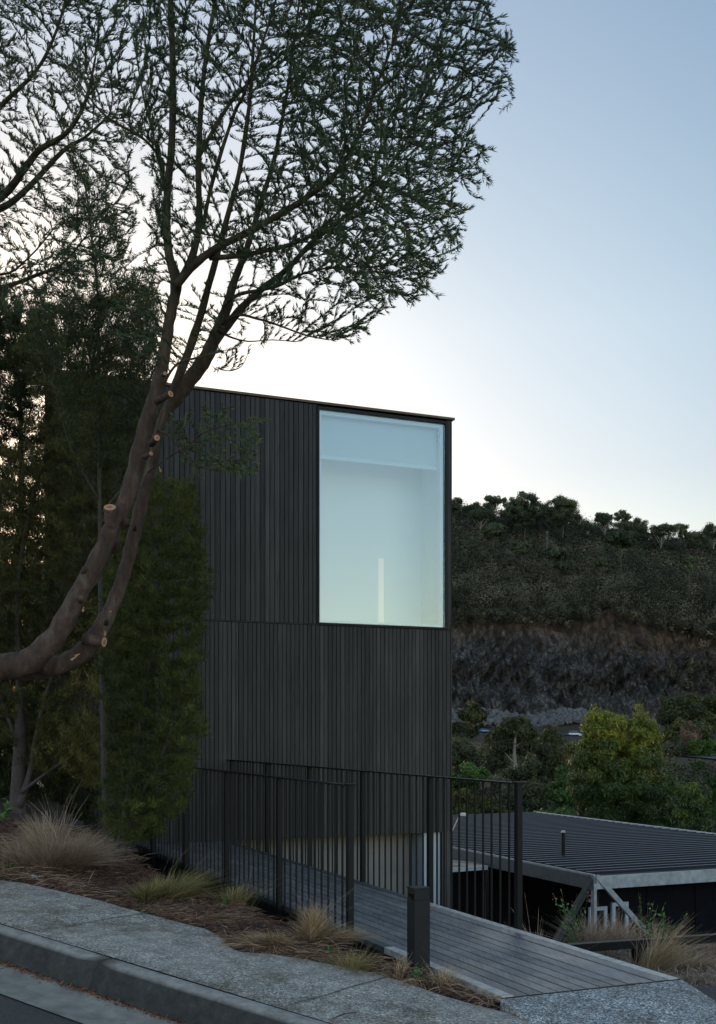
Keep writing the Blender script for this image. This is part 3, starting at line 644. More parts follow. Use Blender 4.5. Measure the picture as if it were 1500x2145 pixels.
# ------------------------------------------------------------------ the big acacia in front
Dt = 7.0
TL = {
 'A': ([(-260, 1600, 90), (-170, 1480, 84), (-90, 1420, 74), (0, 1398, 66), (60, 1385, 62), (118, 1330, 54), (163, 1249, 46), (204, 1175, 45), (236, 1105, 41), (264, 1048, 38), (286, 972, 41), (306, 889, 36), (322, 840, 36), (340, 770, 30), (352, 690, 27), (361, 641, 26), (369, 590, 28), (352, 520, 24), (350, 410, 23), (360, 300, 21), (362, 150, 19), (357, 0, 17), (350, -160, 12), (352, -300, 6)], 7.0, 7.1),
 'B': ([(0, 1405, 44), (70, 1405, 46), (120, 1394, 47), (165, 1372, 46), (203, 1330, 44), (240, 1258, 34), (266, 1180, 32), (284, 1110, 33), (300, 1040, 31), (317, 985, 27), (330, 920, 25), (345, 868, 26), (372, 832, 34), (402, 790, 37), (432, 748, 35), (455, 695, 29), (475, 645, 25), (489, 594, 19), (519, 515, 17), (545, 429, 15), (575, 330, 12), (600, 200, 9), (620, 60, 7), (640, -120, 4)], 7.2, 7.6),
 'A2': ([(368, 600, 26), (410, 552, 26), (450, 522, 24), (520, 486, 22), (600, 441, 20), (680, 386, 17), (720, 340, 15), (752, 283, 12), (785, 190, 9), (830, 70, 6), (860, -60, 4)], 7.0, 6.5),
 'A3': ([(372, 596, 22), (400, 545, 23), (417, 470, 21), (416, 350, 19), (422, 210, 16), (440, 60, 12), (470, -90, 7)], 7.05, 7.5),
 'L1': ([(338, 900, 16), (350, 862, 20), (364, 815, 24), (382, 770, 25), (408, 700, 24), (430, 625, 20), (450, 552, 18), (478, 448, 16), (500, 366, 14), (522, 224, 12), (530, 112, 9), (540, -60, 5)], 7.35, 7.0),
 'L3': ([(445, 720, 30), (470, 690, 26), (500, 652, 23), (545, 608, 19), (600, 565, 16), (660, 502, 14), (724, 452, 11), (790, 380, 8), (850, 300, 5)], 7.5, 8.0),
 'L4': ([(440, 540, 16), (500, 536, 15), (560, 524, 13), (620, 508, 11), (670, 480, 10), (740, 416, 7), (800, 370, 5)], 6.95, 6.4),
 'L5': ([(470, 640, 12), (500, 617, 11), (580, 600, 9), (632, 574, 7), (700, 560, 5), (780, 560, 4)], 7.3, 6.8),
 'L6': ([(460, 680, 10), (500, 660, 8), (540, 668, 7), (580, 680, 6), (640, 702, 5), (690, 712, 3)], 7.4, 7.0),
 'L7': ([(455, 690, 8), (480, 705, 6), (520, 715, 4), (570, 712, 3), (620, 716, 3)], 7.4, 7.7),
 'L8': ([(345, 345, 10), (320, 310, 8), (291, 284, 8), (231, 250, 7), (194, 213, 5), (150, 150, 3)], 7.0, 6.7),
 'L9': ([(350, 420, 8), (325, 300, 6), (300, 200, 5), (280, 80, 4)], 7.1, 7.6),
 'L10': ([(425, 480, 12), (445, 380, 12), (490, 240, 10), (510, 200, 9), (550, 90, 7), (590, -40, 5)], 7.05, 6.5),
 'L11': ([(416, 330, 13), (460, 250, 12), (500, 195, 10), (560, 140, 8), (640, 60, 6), (700, -60, 4)], 7.2, 7.9),
 'S1': ([(331, 903, 9), (355, 912, 8), (382, 945, 7), (412, 972, 6), (435, 981, 6), (470, 982, 4), (500, 965, 3), (520, 940, 3)], 7.1, 6.7),
 'S2': ([(345, 800, 9), (372, 762, 8), (420, 748, 7), (470, 735, 4)], 6.95, 6.9),
 'S3': ([(455, 770, 3), (480, 777, 3), (505, 768, 2.4), (518, 745, 2)], 7.4, 7.45),
 'S4': ([(310, 990, 5), (350, 960, 4), (390, 935, 3), (430, 905, 3), (480, 890, 3)], 7.15, 6.9),
}
tb = W(-290, 1760, 7.0)
ac = thing('acacia_tree', (tb[0], tb[1], tb[2]), 'big acacia with two curving bare trunks from the left and fine narrow leaves overhead', 'tree')
trunk = MB(); limbs = []
for k, (pts, d0, d1) in TL.items():
    P_, R_ = limb([(x, y, w_*(.86 if k in 'AB' and y > 560 else .72)) for x, y, w_ in pts], d0, d1)
    if k == 'A': P_ = [tb]+P_; R_ = [.16]+R_
    P_, R_ = smooth_limb(P_, R_, 6 if k in 'AB' else 4)
    limbs.append((P_, R_))
    trunk.tube(P_, [r_*(1+.05*math.sin(i*1.7)) for i, r_ in enumerate(R_)], 12 if max(R_) > .03 else 6, wob=.04)
# knots
for (x, y, d, r_) in [(a, b, c+.01, e*.6) for a, b, c, e in ((176, 1190, 6.93, .03), (168, 1250, 6.93, .028), (90, 1400, 7.08, .035), (222, 1298, 7.1, .024), (265, 1090, 6.95, .03), (282, 1100, 7.12, .022))]:
    c = W(x, y, d); trunk.tube([(c[0]-.01, c[1]+.05, c[2]-.02), (c[0], c[1]+.02, c[2]), (c[0]+.006, c[1]+.005, c[2]+.006)], [r_*1.3, r_*.9, r_*.35], 8)
to = trunk.build('trunk', M['bark'], ac, smooth=True)
crown_poly = [(250, -260), (620, -330), (900, -250), (1010, -120), (1020, 0), (1036, 60), (1064, 105), (1058, 160), (1020, 222), (996, 260), (1010, 310), (1008, 350), (988, 420), (982, 470), (950, 515), (928, 560), (915, 590), (880, 608), (830, 635), (790, 645), (740, 640), (690, 590), (640, 590), (590, 610), (540, 560), (480, 560), (430, 520), (330, 560), (300, 480), (315, 380), (285, 300), (300, 150), (260, 20)]
att = [poly_pts([(p[0], p[1]) for p in crown_poly], 7000, 7.1, 1.15, .5, 1),
       poly_pts([(600, -300), (1010, -120), (1020, 0), (1064, 105), (1055, 165), (996, 260), (1010, 320), (988, 420), (980, 475), (928, 560), (880, 608), (790, 640), (730, 600), (640, 480), (600, 200)], 7400, 7.1, 1.1, .8, 2),
       poly_pts([(1000, -100), (1045, -20), (1075, 60), (1090, 120), (1075, 190), (1030, 260), (1035, 340), (1010, 440), (985, 520), (950, 590), (900, 630), (820, 665), (800, 640), (900, 590), (960, 480), (985, 350), (985, 240), (1040, 110), (1000, 0)], 170, 7.1, .8, .1, 12),
       poly_pts([(520, 600), (590, 610), (700, 590), (790, 650), (765, 715), (700, 722), (620, 712), (560, 660)], 330, 7.2, .5, .35, 3),
       poly_pts([(390, 600), (600, 600), (560, 720), (450, 760), (380, 800), (360, 700)], 120, 7.3, .4, 0, 4),
       poly_pts([(350, 870), (430, 850), (500, 870), (550, 880), (545, 960), (530, 1008), (450, 1000), (380, 985)], 520, 6.9, .3, .5, 5),
       poly_pts([(200, 560), (340, 520), (350, 760), (300, 780), (220, 700)], 130, 7.2, .5, .2, 6)]
aa = np.concatenate(att); kk = fbm(aa[:, 0]*2.6, aa[:, 2]*2.6+aa[:, 1]*1.5, 88, 4) > -.62+.35*rng.normal(0, .5, len(aa)); aa = aa[kk]
P, par, rad = colonise(limbs, aa, .05, .65, .066, 95, (.06, 0, .12), .75)
kids, r = branches(P, par, rad)
mb = MB(); twig_mesh(mb, P, par, kids, r, rad); mb.build('twigs', M['twig'], ac)
v, f, t = acacia_leaves(P, par, r, rad, 17, .0055, (.024, .048), .0056, .62, W(385, 760, 7.1), .55)
link('foliage', npmesh('foliage', v, f, t), M['acacia'], ac)
print('acacia nodes', len(P), 'leaves', len(t))
def stub(x, y, w, d, vec, L):
    c = Vector(W(x, y, d)); r_ = w/2/F*d; v = Vector(vec).normalized(); a = c-v*L
    mb = MB(); mb.tube([a, a+v*L*.5, c-v*.003], [r_*1.25, r_*1.02, r_], 12, wob=.03); o = mb.build('cut_stub', M['bark'], ac, smooth=True)
    mb = MB(); mb.tube([c-v*.0028, c], [r_*.97, r_*.95], 14); mb.build('cut_face', M['cut'], o)
    mb = MB(); mb.tube([c-v*.001, c+v*.0012], [r_*.5, r_*.45], 9, wob=.15); mb.build('heartwood', M['cut_heart'], o)
stub(230, 1062, 26, 6.93, (.06, -.62, .78), .30)
stub(358, 825, 14, 6.86, (.75, -.6, .15), .13); stub(329, 917, 13, 6.88, (.45, -.85, .1), .11)
stub(317, 950, 9, 6.88, (.7, -.7, .1), .08); stub(346, 782, 8, 6.88, (.4, -.9, -.1), .06)
stub(219, 1345, 22, 7.08, (.9, -.25, -.15), .14)
for (x, y, d, a, L_) in ((174, 1280, 6.95, 1.2, .05), (220, 1330, 7.05, 1.3, .05), (231, 1282, 7.1, .2, .03), (150, 1382, 7.0, .5, .09), (158, 1374, 7.0, .35, .07), (337, 988, 7.1, 1.9, .06)):
    mb = MB(); c = Vector(W(x, y, d)); mb.tube([c, c+Vector((math.cos(a)*L_*.5, -.02, math.sin(a)*L_*.5))], [.008, .002], 5); mb.build('torn_wood', M['cut'], ac)
# ------------------------------------------------------------------ second acacia whose limbs come in from the left edge
LT = [([(-420, 900, 60), (-330, 700, 50), (-230, 560, 42), (-110, 470, 34), (0, 414, 24), (56, 347, 20), (84, 313, 18), (142, 276, 14), (180, 209, 10), (200, 120, 6)], 8.6, 8.0),
      ([(-110, 470, 26), (0, 437, 20), (56, 396, 17), (131, 317, 13), (179, 287, 9), (230, 240, 5)], 8.4, 8.8),
      ([(-230, 560, 24), (-100, 340, 18), (0, 224, 14), (75, 149, 10), (120, 60, 8), (150, -60, 4)], 8.4, 8.0),
      ([(-330, 700, 30), (-150, 640, 20), (0, 604, 13), (75, 577, 11), (131, 552, 8), (180, 495, 4)], 8.6, 8.2),
      ([(-300, 650, 20), (-120, 540, 14), (0, 575, 8), (60, 540, 5), (120, 470, 3)], 8.6, 9.0),
      ([(-330, 700, 24), (-250, 300, 20), (-120, 60, 14), (-20, -60, 8), (60, -150, 4)], 8.7, 8.3)]
lb = W(-470, 1640, 8.8)
a2 = thing('acacia_tree', lb, 'acacia at the left edge whose limbs reach in level above the dark shrubs', 'tree')
trunk = MB(); limbs = []
for n_, (pts, d0, d1) in enumerate(LT):
    P_, R_ = limb([(x, y, w_*.72) for x, y, w_ in pts], d0, d1)
    if n_ == 0: P_ = [lb]+P_; R_ = [.17]+R_
    P_, R_ = smooth_limb(P_, R_, 4); limbs.append((P_, R_)); trunk.tube(P_, R_, 9, wob=.03)
trunk.build('trunk', M['bark'], a2, smooth=True)
att = [poly_pts([(-150, -250), (230, -280), (300, -100), (270, 60), (310, 200), (280, 330), (300, 420), (270, 560), (150, 640), (0, 660), (-150, 560), (-200, 200)], 4200, 8.4, .95, .45, 8),
       poly_pts([(-60, -200), (250, -200), (260, 200), (120, 240), (-60, 180)], 2300, 8.4, .9, .6, 9)]
P, par, rad = colonise(limbs, np.concatenate(att), .065, .7, .09, 80, (.05, 0, .1), .6)
kids, r = branches(P, par, rad, .0015)
mb = MB(); twig_mesh(mb, P, par, kids, r, rad); mb.build('twigs', M['twig'], a2)
v, f, t = acacia_leaves(P, par, r, rad, 17, .006, (.028, .055), .0062, .62, W(-200, 600, 8.4), .5)
link('foliage', npmesh('foliage', v, f, t), M['acacia'], a2)
print('acacia2', len(P), len(t))
# ------------------------------------------------------------------ feathery shrubs
def feather(name, label, poly, n_att, dm, ds, stems, mat, base, bmat, step=.08, per=14, L=(.03, .07), wd=.0045, clump=.4, seed=1, up=.5, cat='shrub', tipr=.0016, spread=.8, shift=0.0):
    root = thing(name, base, label, cat)
    limbs = []; mb = MB()
    for pts, d0, d1 in stems:
        P_, R_ = limb(pts, d0, d1); P_, R_ = smooth_limb(P_, R_, 4); limbs.append((P_, R_)); mb.tube(P_, R_, 9, wob=.05)
    mb.build('trunk', bmat, root, smooth=True)
    at_ = np.concatenate([poly_pts(p, n, dm, ds, clump, seed+i) for i, (p, n) in enumerate(zip(poly, n_att))])
    P, par, rad = colonise(limbs, at_, step, 1.1, step*1.35, 60, (0, 0, up*.3))
    kids, r = branches(P, par, rad, tipr, rmax=.012)
    mb = MB(); twig_mesh(mb, P, par, kids, r, rad); mb.build('twigs', M['twig'], root)
    idx = np.array([i for i in range(len(P)) if rad[i] == 0 and r[i] < .0045 and par[i] >= 0]); ns = len(idx); idx = np.repeat(idx, per); n = len(idx)
    d = unit(P[idx]-P[par[idx]]+np.array([0, 0, .02]))
    base_ = P[par[idx]]+(P[idx]-P[par[idx]])*rng.uniform(0, 1.2, (n, 1))+rng.normal(0, step*.28, (n, 3))
    dd = d*.7+unit(rng.normal(size=(n, 3)))*spread+np.array([0, 0, up])
    cl = fbm(base_[:, 0]*3.1, base_[:, 2]*2.2+base_[:, 1]*2, seed+31, 4); sp = np.repeat(rng.normal(0, .12, ns), per)
    t = np.clip(.42+shift+.30*cl+sp+rng.normal(0, .10, n), 0, 1)
    v, f, t = leaves(base_, dd, rng.uniform(L[0], L[1], n), wd*rng.uniform(.7, 1.3, n), t)
    link('foliage', npmesh('foliage', v, f, t), mat, root); print(name, len(P), n); return root
b1 = W(250, 1812, 9.75)
feather('cypress_shrub', 'columnar dark green feathery shrub beside the footbridge railing, its slim stems bare at the base',
        [[(300, 960), (360, 1000), (405, 1010), (425, 1060), (440, 1110), (432, 1180), (452, 1230), (432, 1290), (430, 1370), (415, 1420), (428, 1470), (432, 1540), (408, 1600), (395, 1680), (370, 1720), (330, 1760), (260, 1780), (225, 1760), (205, 1700), (215, 1560), (200, 1400), (215, 1200), (250, 1050)],
         [(300, 1000), (405, 1030), (432, 1110), (428, 1250), (420, 1400), (425, 1540), (395, 1660), (340, 1740), (250, 1760), (230, 1600), (240, 1300)]], [3200, 3200], 9.8, .6,
        [([(243, 1830, 15), (247, 1790, 13), (262, 1700, 12), (285, 1560, 10), (310, 1400, 8), (330, 1250, 6), (340, 1120, 4)], 9.75, 9.8),
         ([(253, 1830, 13), (258, 1780, 11), (280, 1700, 9), (340, 1580, 7), (380, 1450, 4)], 9.72, 9.6),
         ([(262, 1828, 7), (268, 1770, 6), (262, 1650, 6), (230, 1500, 5), (235, 1350, 4)], 9.72, 10.0)],
        M['conifer'], b1, M['bark2'], step=.065, per=45, clump=.55, seed=41, L=(.03, .065), wd=.0055)
b2 = W(38, 1712, 12.2)
feather('shrub_tree', 'tall brownish feathery tree with a purple-grey trunk rising behind the big grass tussock',
        [[(40, 700), (140, 650), (230, 680), (300, 780), (330, 900), (310, 1000), (330, 1150), (300, 1300), (330, 1420), (290, 1560), (240, 1640), (160, 1670), (80, 1640), (20, 1600), (-60, 1560), (-80, 1300), (-60, 1000), (20, 900)],
         [(100, 900), (280, 860), (310, 1000), (300, 1300), (300, 1500), (200, 1640), (80, 1600), (60, 1300)], [(60, 640), (330, 600), (340, 840), (60, 860)]], [5600, 3400, 1500], 12.3, .75,
        [([(36, 1725, 44), (38, 1660, 34), (42, 1560, 26), (40, 1420, 14), (36, 1250, 12), (60, 1080, 9), (110, 900, 6), (150, 780, 4)], 12.2, 12.3),
         ([(40, 1690, 18), (62, 1620, 12), (76, 1540, 9), (100, 1440, 7), (150, 1300, 6), (200, 1100, 5), (240, 900, 3)], 12.15, 12.0),
         ([(44, 1660, 9), (70, 1640, 7), (110, 1610, 5), (170, 1570, 4), (230, 1500, 3)], 12.1, 11.9),
         ([(40, 1560, 10), (16, 1500, 8), (-20, 1380, 6), (-40, 1200, 4)], 12.2, 12.6)],
        M['conifer_brown'], b2, M['bark2'], step=.085, per=42, clump=.4, seed=61, L=(.035, .08), wd=.0075)
b3 = W(-50, 1690, 13.2)
feather('shrub_tree', 'dark bushy tree at the left edge with the orange evening sky glowing through it',
        [[(-120, 620), (0, 600), (70, 630), (130, 720), (140, 830), (120, 930), (100, 1050), (110, 1150), (100, 1350), (-60, 1400), (-150, 1300), (-160, 900)], [(-60, 640), (40, 640), (90, 740), (60, 860), (-60, 900)]], [4200, 2600], 13.2, .8,
        [([(-60, 1690, 24), (-40, 1500, 20), (0, 1300, 16), (40, 1130, 14), (45, 1000, 11), (42, 850, 9), (30, 700, 5)], 13.2, 13.2),
         ([(20, 1220, 10), (70, 1080, 7), (130, 1000, 4)], 13.2, 12.8), ([(20, 1200, 9), (-40, 1000, 7), (-60, 800, 4)], 13.2, 13.6)],
        M['darktree'], b3, M['bark2'], step=.085, per=42, clump=.6, seed=81, L=(.04, .09), wd=.010, cat='tree')
b4 = W(215, 1770, 10.8)
feather('slender_tree', 'slender young tree with thin upright stem and airy leaves in front of the house',
        [[(120, 540), (240, 560), (330, 640), (320, 760), (360, 860), (300, 960), (200, 980), (120, 900), (90, 760)], [(110, 660), (200, 620), (320, 700), (350, 840), (300, 960), (130, 940)], [(140, 330), (230, 380), (270, 540), (120, 560)], [(60, 600), (330, 560), (340, 760), (60, 760)]], [2000, 2800, 350, 1100], 10.8, .6,
        [([(222, 1775, 12), (215, 1500, 11), (210, 1200, 9), (208, 950, 7), (207, 760, 6), (205, 616, 5), (190, 485, 4), (179, 392, 3), (149, 306, 2.4)], 10.8, 10.8),
         ([(209, 1050, 6), (150, 940, 4), (110, 800, 3)], 10.8, 10.5), ([(208, 980, 6), (280, 860, 4), (330, 760, 3)], 10.8, 10.6), ([(208, 1080, 5), (290, 980, 4), (340, 900, 3)], 10.8, 11.2)],
        M['darktree'], b4, M['bark2'], step=.07, per=20, clump=.35, seed=101, L=(.035, .07), wd=.008, cat='tree')
b5 = W(-10, 1640, 16.5)
feather('hedge_bush', 'dense dark bush filling the gap behind the trunks at the left edge', [[(-160, 1240), (-40, 1180), (60, 1200), (130, 1260), (140, 1480), (150, 1700), (-60, 1730), (-160, 1500)]], [4200], 16.5, .7,
        [([(-10, 1640, 14), (0, 1500, 10), (20, 1350, 6), (30, 1240, 3)], 16.5, 16.5), ([(-20, 1640, 12), (-60, 1450, 8), (-70, 1300, 3)], 16.5, 16.8), ([(20, 1640, 10), (90, 1480, 7), (100, 1320, 3)], 16.5, 16.2)],
        M['darktree'], b5, M['bark2'], step=.12, per=60, clump=1.3, seed=141, L=(.06, .12), wd=.02, cat='bush')
b6 = W(90, 1700, 13.6)
feather('hedge_bush', 'low dark bush behind the purple-grey trunk and large straw tussock', [[(-120, 1480), (60, 1460), (200, 1500), (235, 1620), (200, 1740), (60, 1780), (-120, 1760)]], [3000], 13.6, .6,
        [([(90, 1740, 14), (100, 1640, 9), (120, 1520, 4)], 13.6, 13.6), ([(80, 1740, 12), (10, 1640, 8), (-60, 1520, 3)], 13.6, 13.8), ([(95, 1740, 10), (170, 1650, 7), (200, 1540, 3)], 13.6, 13.4)],
        M['darktree'], b6, M['bark2'], step=.10, per=55, clump=1.2, seed=171, L=(.04, .09), wd=.012, cat='bush')
# ------------------------------------------------------------------ grasses and ground litter
def blades(c, n, h, spread, lean=(0, 0), w=.003, curl=.6, segs=4, hv=.35, seed=0, baser=.3, flat=0):
    r_ = np.random.default_rng(seed); c = np.array(c); w = w*(1.7 if c[1] < 9.9 and w < .0055 else 1); a = r_.uniform(0, 2*math.pi, n); q = r_.uniform(0, 1, n)**.7
    br_ = spread*baser*q; p = np.stack([c[0]+np.cos(a)*br_, c[1]+np.sin(a)*br_, np.full(n, c[2])], 1)
    out = np.stack([np.cos(a), np.sin(a), np.zeros(n)], 1); H = h*(1-hv*r_.uniform(0, 1, n)); k = q*spread*(1-baser)*r_.uniform(.4, 1.15, n)
    ln = np.array([lean[0], lean[1], 0]); side = unit(np.cross(out, [0, 0, 1.])+r_.normal(0, .3, (n, 3))); rows_ = []
    jit = r_.normal(0, .26, (n, 3))*h
    for s in range(segs+1):
        x = s/segs; zz = H*(x*(1-flat*x)-curl*.5*x*x*(k/max(spread, 1e-6)))
        pt = p+out*(k*x**1.5)[:, None]+ln*(x**1.6)+jit*x*x; pt[:, 2] = c[2]+np.maximum(zz, -.02)+jit[:, 2]*x*.5
        ww = w*(1-x*.85); rows_.append((pt-side*ww/2, pt+side*ww/2))
    v = np.stack([z for ab in rows_ for z in ab], 1).reshape(-1, 3); m = 2*(segs+1); base = (np.arange(n)*m)[:, None]
    f = np.concatenate([base+np.array([2*s, 2*s+1, 2*s+3, 2*s+2]) for s in range(segs)], 0)
    t0 = np.clip(r_.normal(.5, .22, n), 0, 1); t = np.concatenate([np.clip(t0+.1*(s-1), 0, 1) for s in range(segs)])
    return v, f, t
def gz(x, y): return float(G(x, y))
def tuft(px, py, d, sets, mat, name, label, cat='grass tussock', group=None):
    x, y, z = unproj(px, py); z = gz(x, y)-.012
    parts = [blades((x+dx, y+dy, z), n, h, sp, ln, w, seed=int(px)+k*7+n, **kw) for k, (dx, dy, n, h, sp, ln, w, kw) in enumerate(sets)]
    o = link(name, npmesh(name, *join(parts)), mat, loc=(x, y, z)); setp(o, label, cat, group); return o
tuft(105, 1818, 9.7, [(-.06, .1, 900, .44, .22, (-.05, -.05), .0035, {'hv': .6}), (.18, 0, 1500, .32, .40, (.16, -.10), .0032, {'curl': 1.3, 'hv': .6}), (.02, -.08, 900, .3, .4, (.1, -.16), .003, {'curl': 1.2}), (-.22, .02, 350, .25, .34, (-.05, -.1), .003, {}), (.05, .05, 30, .72, .2, (.02, 0), .004, {})], M['strawgrey'], 'grass_tussock', 'large pale straw tussock spilling over the mulch below the purple-grey trunk')
tuft(322, 1885, 8.9, [(0, 0, 800, .19, .24, (.06, 0), .003, {'hv': .7, 'curl': 1.2}), (.14, .05, 700, .22, .30, (.16, .04), .0026, {'hv': .7}), (.1, .05, 24, .42, .4, (.25, 0), .002, {}), (-.05, -.06, 300, .14, .26, (.02, -.1), .003, {})], M['greengrass'], 'grass_tussock', 'green and straw coloured tuft right of the slim shrub stems')
tuft(484, 1902, 8.3, [(0, .05, 420, .16, .22, (.03, 0), .0028, {}), (.08, .05, 40, .24, .3, (.12, 0), .002, {})], M['greengrass'], 'grass_tussock', 'thin green tuft below the footbridge, between two larger straw tufts')
tuft(655, 1966, 7.6, [(0, .03, 420, .24, .10, (0, 0), .0026, {'baser': .5}), (0, 0, 700, .14, .34, (.04, -.04), .003, {'curl': 1.4}), (.02, .03, 14, .42, .25, (.08, 0), .0018, {}), (.14, -.02, 300, .1, .3, (.14, -.05), .003, {'curl': 1.2})], M['straw'], 'grass_tussock', 'pale upright straw tuft in front of the street side railing')
tuft(572, 1978, 7.45, [(0, 0, 900, .12, .26, (-.02, -.12), .003, {'curl': 1.8}), (.03, .03, 500, .11, .3, (-.12, -.06), .003, {'curl': 1.6}), (-.14, .02, 500, .1, .26, (-.06, -.06), .003, {'curl': 1.6})], M['straw'], 'grass_tussock', 'collapsed mound of dead straw at the notch in the footpath edge')
tuft(735, 2026, 7.1, [(0, 0, 900, .18, .24, (.02, -.02), .0026, {}), (0, 0, 16, .30, .2, (.06, 0), .0018, {})], M['greengrass'], 'grass_tussock', 'grey green tuft at the foot of the railing end post')
tuft(925, 2066, 6.45, [(0, 0, 220, .13, .18, (.03, 0), .0026, {}), (.02, .02, 12, .26, .25, (.08, 0), .0016, {}), (-.12, .0, 200, .06, .2, (-.05, 0), .0026, {})], M['straw'], 'grass_tussock', 'small dry tuft right of the black bollard')
tuft(838, 2046, 6.6, [(0, 0, 60, .14, .12, (.02, 0), .0026, {}), (-.05, 0, 200, .05, .2, (-.05, 0), .0026, {'curl': 1.5})], M['straw'], 'grass_tussock', 'low dry tuft left of the black bollard')
tuft(648, 2000, 7, [(0, 0, 500, .05, .3, (.05, -.06), .003, {'curl': 1.9}), (-.2, .02, 400, .05, .3, (-.08, -.04), .003, {'curl': 1.9})], M['straw'], 'grass_tussock', 'flattened dead straw between the collapsed mound and the footpath edge')
tuft(440, 1922, 7, [(0, 0, 500, .05, .3, (.08, -.06), .003, {'curl': 1.9}), (-.2, .1, 350, .06, .3, (-.08, -.02), .003, {'curl': 1.9})], M['straw'], 'grass_tussock', 'flattened straw on the mulch right of the green and straw tuft')
tuft(205, 1862, 7, [(0, 0, 300, .04, .3, (.12, -.03), .003, {'curl': 1.9})], M['strawgrey'], 'grass_tussock', 'thin scatter of grey straw on the mulch below the large tussock')
def tuft2(px, py, d, z, sets, mat, label):
    x, y, _ = W(px, py, d)
    parts = [blades((x+dx, y+dy, z), n, h, sp, ln, w, seed=int(px)+k*5+n, **kw) for k, (dx, dy, n, h, sp, ln, w, kw) in enumerate(sets)]
    o = link('grass_tussock', npmesh('grass_tussock', *join(parts)), mat, loc=(x, y, z)); setp(o, label, 'grass tussock')
def gzz(px, d): x, y, _ = W(px, 0, d); return gz(x, y)-.02
tuft2(1118, 0, 9.3, gzz(1118, 9.3), [(0, 0, 260, .55, .22, (-.05, 0), .006, {}), (.05, .05, 90, .70, .28, (-.12, 0), .005, {})], M['straw'], 'tall dry grass clump just behind the far railing end post')
tuft2(1235, 0, 12.0, gzz(1235, 12), [(0, 0, 700, .50, .42, (0, 0), .008, {'hv': .7}), (.3, .1, 700, .44, .42, (.05, 0), .008, {'hv': .7}), (.62, .2, 500, .36, .4, (.1, 0), .008, {'hv': .7})], M['strawgrey'], 'wide mound of dry grass around the feet of the grey steel struts')
tuft2(1372, 0, 8.7, gzz(1372, 8.7), [(-.05, 0, 320, .46, .2, (.24, 0), .007, {'hv': .5}), (-.1, .1, 220, .30, .22, (.16, 0), .006, {}), (0, 0, 40, .46, .2, (.22, 0), .004, {})], M['straw'], 'long golden blades leaning right over the low black rail')
tuft2(1440, 0, 9.6, gzz(1440, 9.6), [(0, 0, 1000, .20, .4, (.1, -.1), .007, {'curl': 1.2}), (.35, 0, 900, .18, .4, (.12, -.1), .007, {'curl': 1.2})], M['straw'], 'rounded mound of dry grass below the rail near the right edge')
tuft2(1455, 0, 8.0, gzz(1455, 8.0), [(0, 0, 700, .10, .35, (.1, -.1), .006, {'curl': 1.3}), (.25, .1, 600, .1, .35, (.1, -.1), .006, {'curl': 1.3})], M['strawgrey'], 'flattened dry grass beside the driveway asphalt')
tuft2(1270, 0, 9.7, gzz(1270, 9.7), [(0, 0, 700, .13, .4, (0, 0), .006, {}), (.3, .1, 500, .13, .35, (0, 0), .006, {})], M['strawgrey'], 'low dry grass under the black rail beside the deck edge')
def weed(px, py, d, n, h, label, z=None, mat='weed', pink=0, L=.03, stems=0):
    x, y, _ = W(px, py, d) if z is not None or d > 10 else unproj(px, py); z = gz(x, y)-.01 if z is None else z
    root = thing('weed', (x, y, z), label, 'weed'); r_ = np.random.default_rng(int(px))
    k = max(3, n//12); a = r_.uniform(0, 6.28, k); tops = np.stack([x+np.cos(a)*h*.4*r_.uniform(.2, 1, k), y+np.sin(a)*h*.4, z+h*r_.uniform(.6, 1.05, k)], 1)
    mb = MB()
    for q in tops: mb.tube([(x, y, z), tuple((np.array([x, y, z])*.5+q*.5)+np.array([0, 0, h*.08])), tuple(q)], [.002, .0016, .001], 3)
    mb.build('stem', M['greengrass'], root)
    s = r_.integers(0, k, n); f_ = r_.uniform(.2, 1, (n, 1)); p = np.array([x, y, z])*(1-f_)+tops[s]*f_
    v, f, t = leaves(p, r_.normal(size=(n, 3))+np.array([0, 0, .4]), r_.uniform(.6, 1.2, n)*L, L*.45, r_.uniform(0, 1, n)); link('foliage', npmesh('foliage', v, f, t), M[mat], root)
    if pink:
        s = r_.integers(0, 3, pink); p = tops[s]+r_.normal(0, .02, (pink, 3)); v, f, t = leaves(p, r_.normal(size=(pink, 3)), .02, .014, r_.uniform(0, 1, pink)); link('blossom', npmesh('blossom', v, f, t), M['pink'], root)
weed(872, 2056, 6.55, 90, .10, 'small bright green weed at the foot of the black bollard', L=.022)
weed(690, 2003, 7.35, 40, .07, 'tiny green weed in the straw below the railing', L=.03)
weed(470, 1905, 7.95, 26, .08, 'two leafed green weed under the edge of the footbridge', L=.035)
weed(22, 1822, 8.9, 60, .08, 'low green weed beside the footpath at the left edge', L=.03)
weed(235, 1884, 8.6, 26, .05, 'tiny green weed on the footpath edge below the green tuft', L=.028)
weed(10, 1700, 11.4, 60, .25, 'broad leafed green weed against the purple-grey trunk', L=.07)
weed(1200, 1930, 11.6, 150, .62, 'tall flowering weed with pink heads against the left steel strut', z=gzz(1200, 11.6), pink=26, L=.05)
weed(1395, 1950, 10.4, 260, .5, 'leafy green weed growing through dry grass at the black rail', z=gzz(1395, 10.4), L=.05)
weed(1350, 1900, 11.2, 130, .62, 'tall thin weed stalk in front of the white framed window', z=gzz(1350, 11.2), L=.04)
n = 26000; t_ = rng.uniform(.2, 9, n); u_ = 1.25+rng.uniform(0, 1, n)**1.3*7; x = .76+DX*t_+DY*u_; y = 5.98+DY*t_-DX*u_; z = G(x, y)
v, f, t = leaves(np.stack([x, y, z-.01], 1), rng.normal(size=(n, 3))*np.array([.8, .8, .3])+np.array([.1, 0, .55]), rng.uniform(.05, .2, n), .008, np.clip(.4+.3*fbm(x*1.5, y*1.5, 61, 3)+rng.normal(0, .15, n), 0, 1), .15)
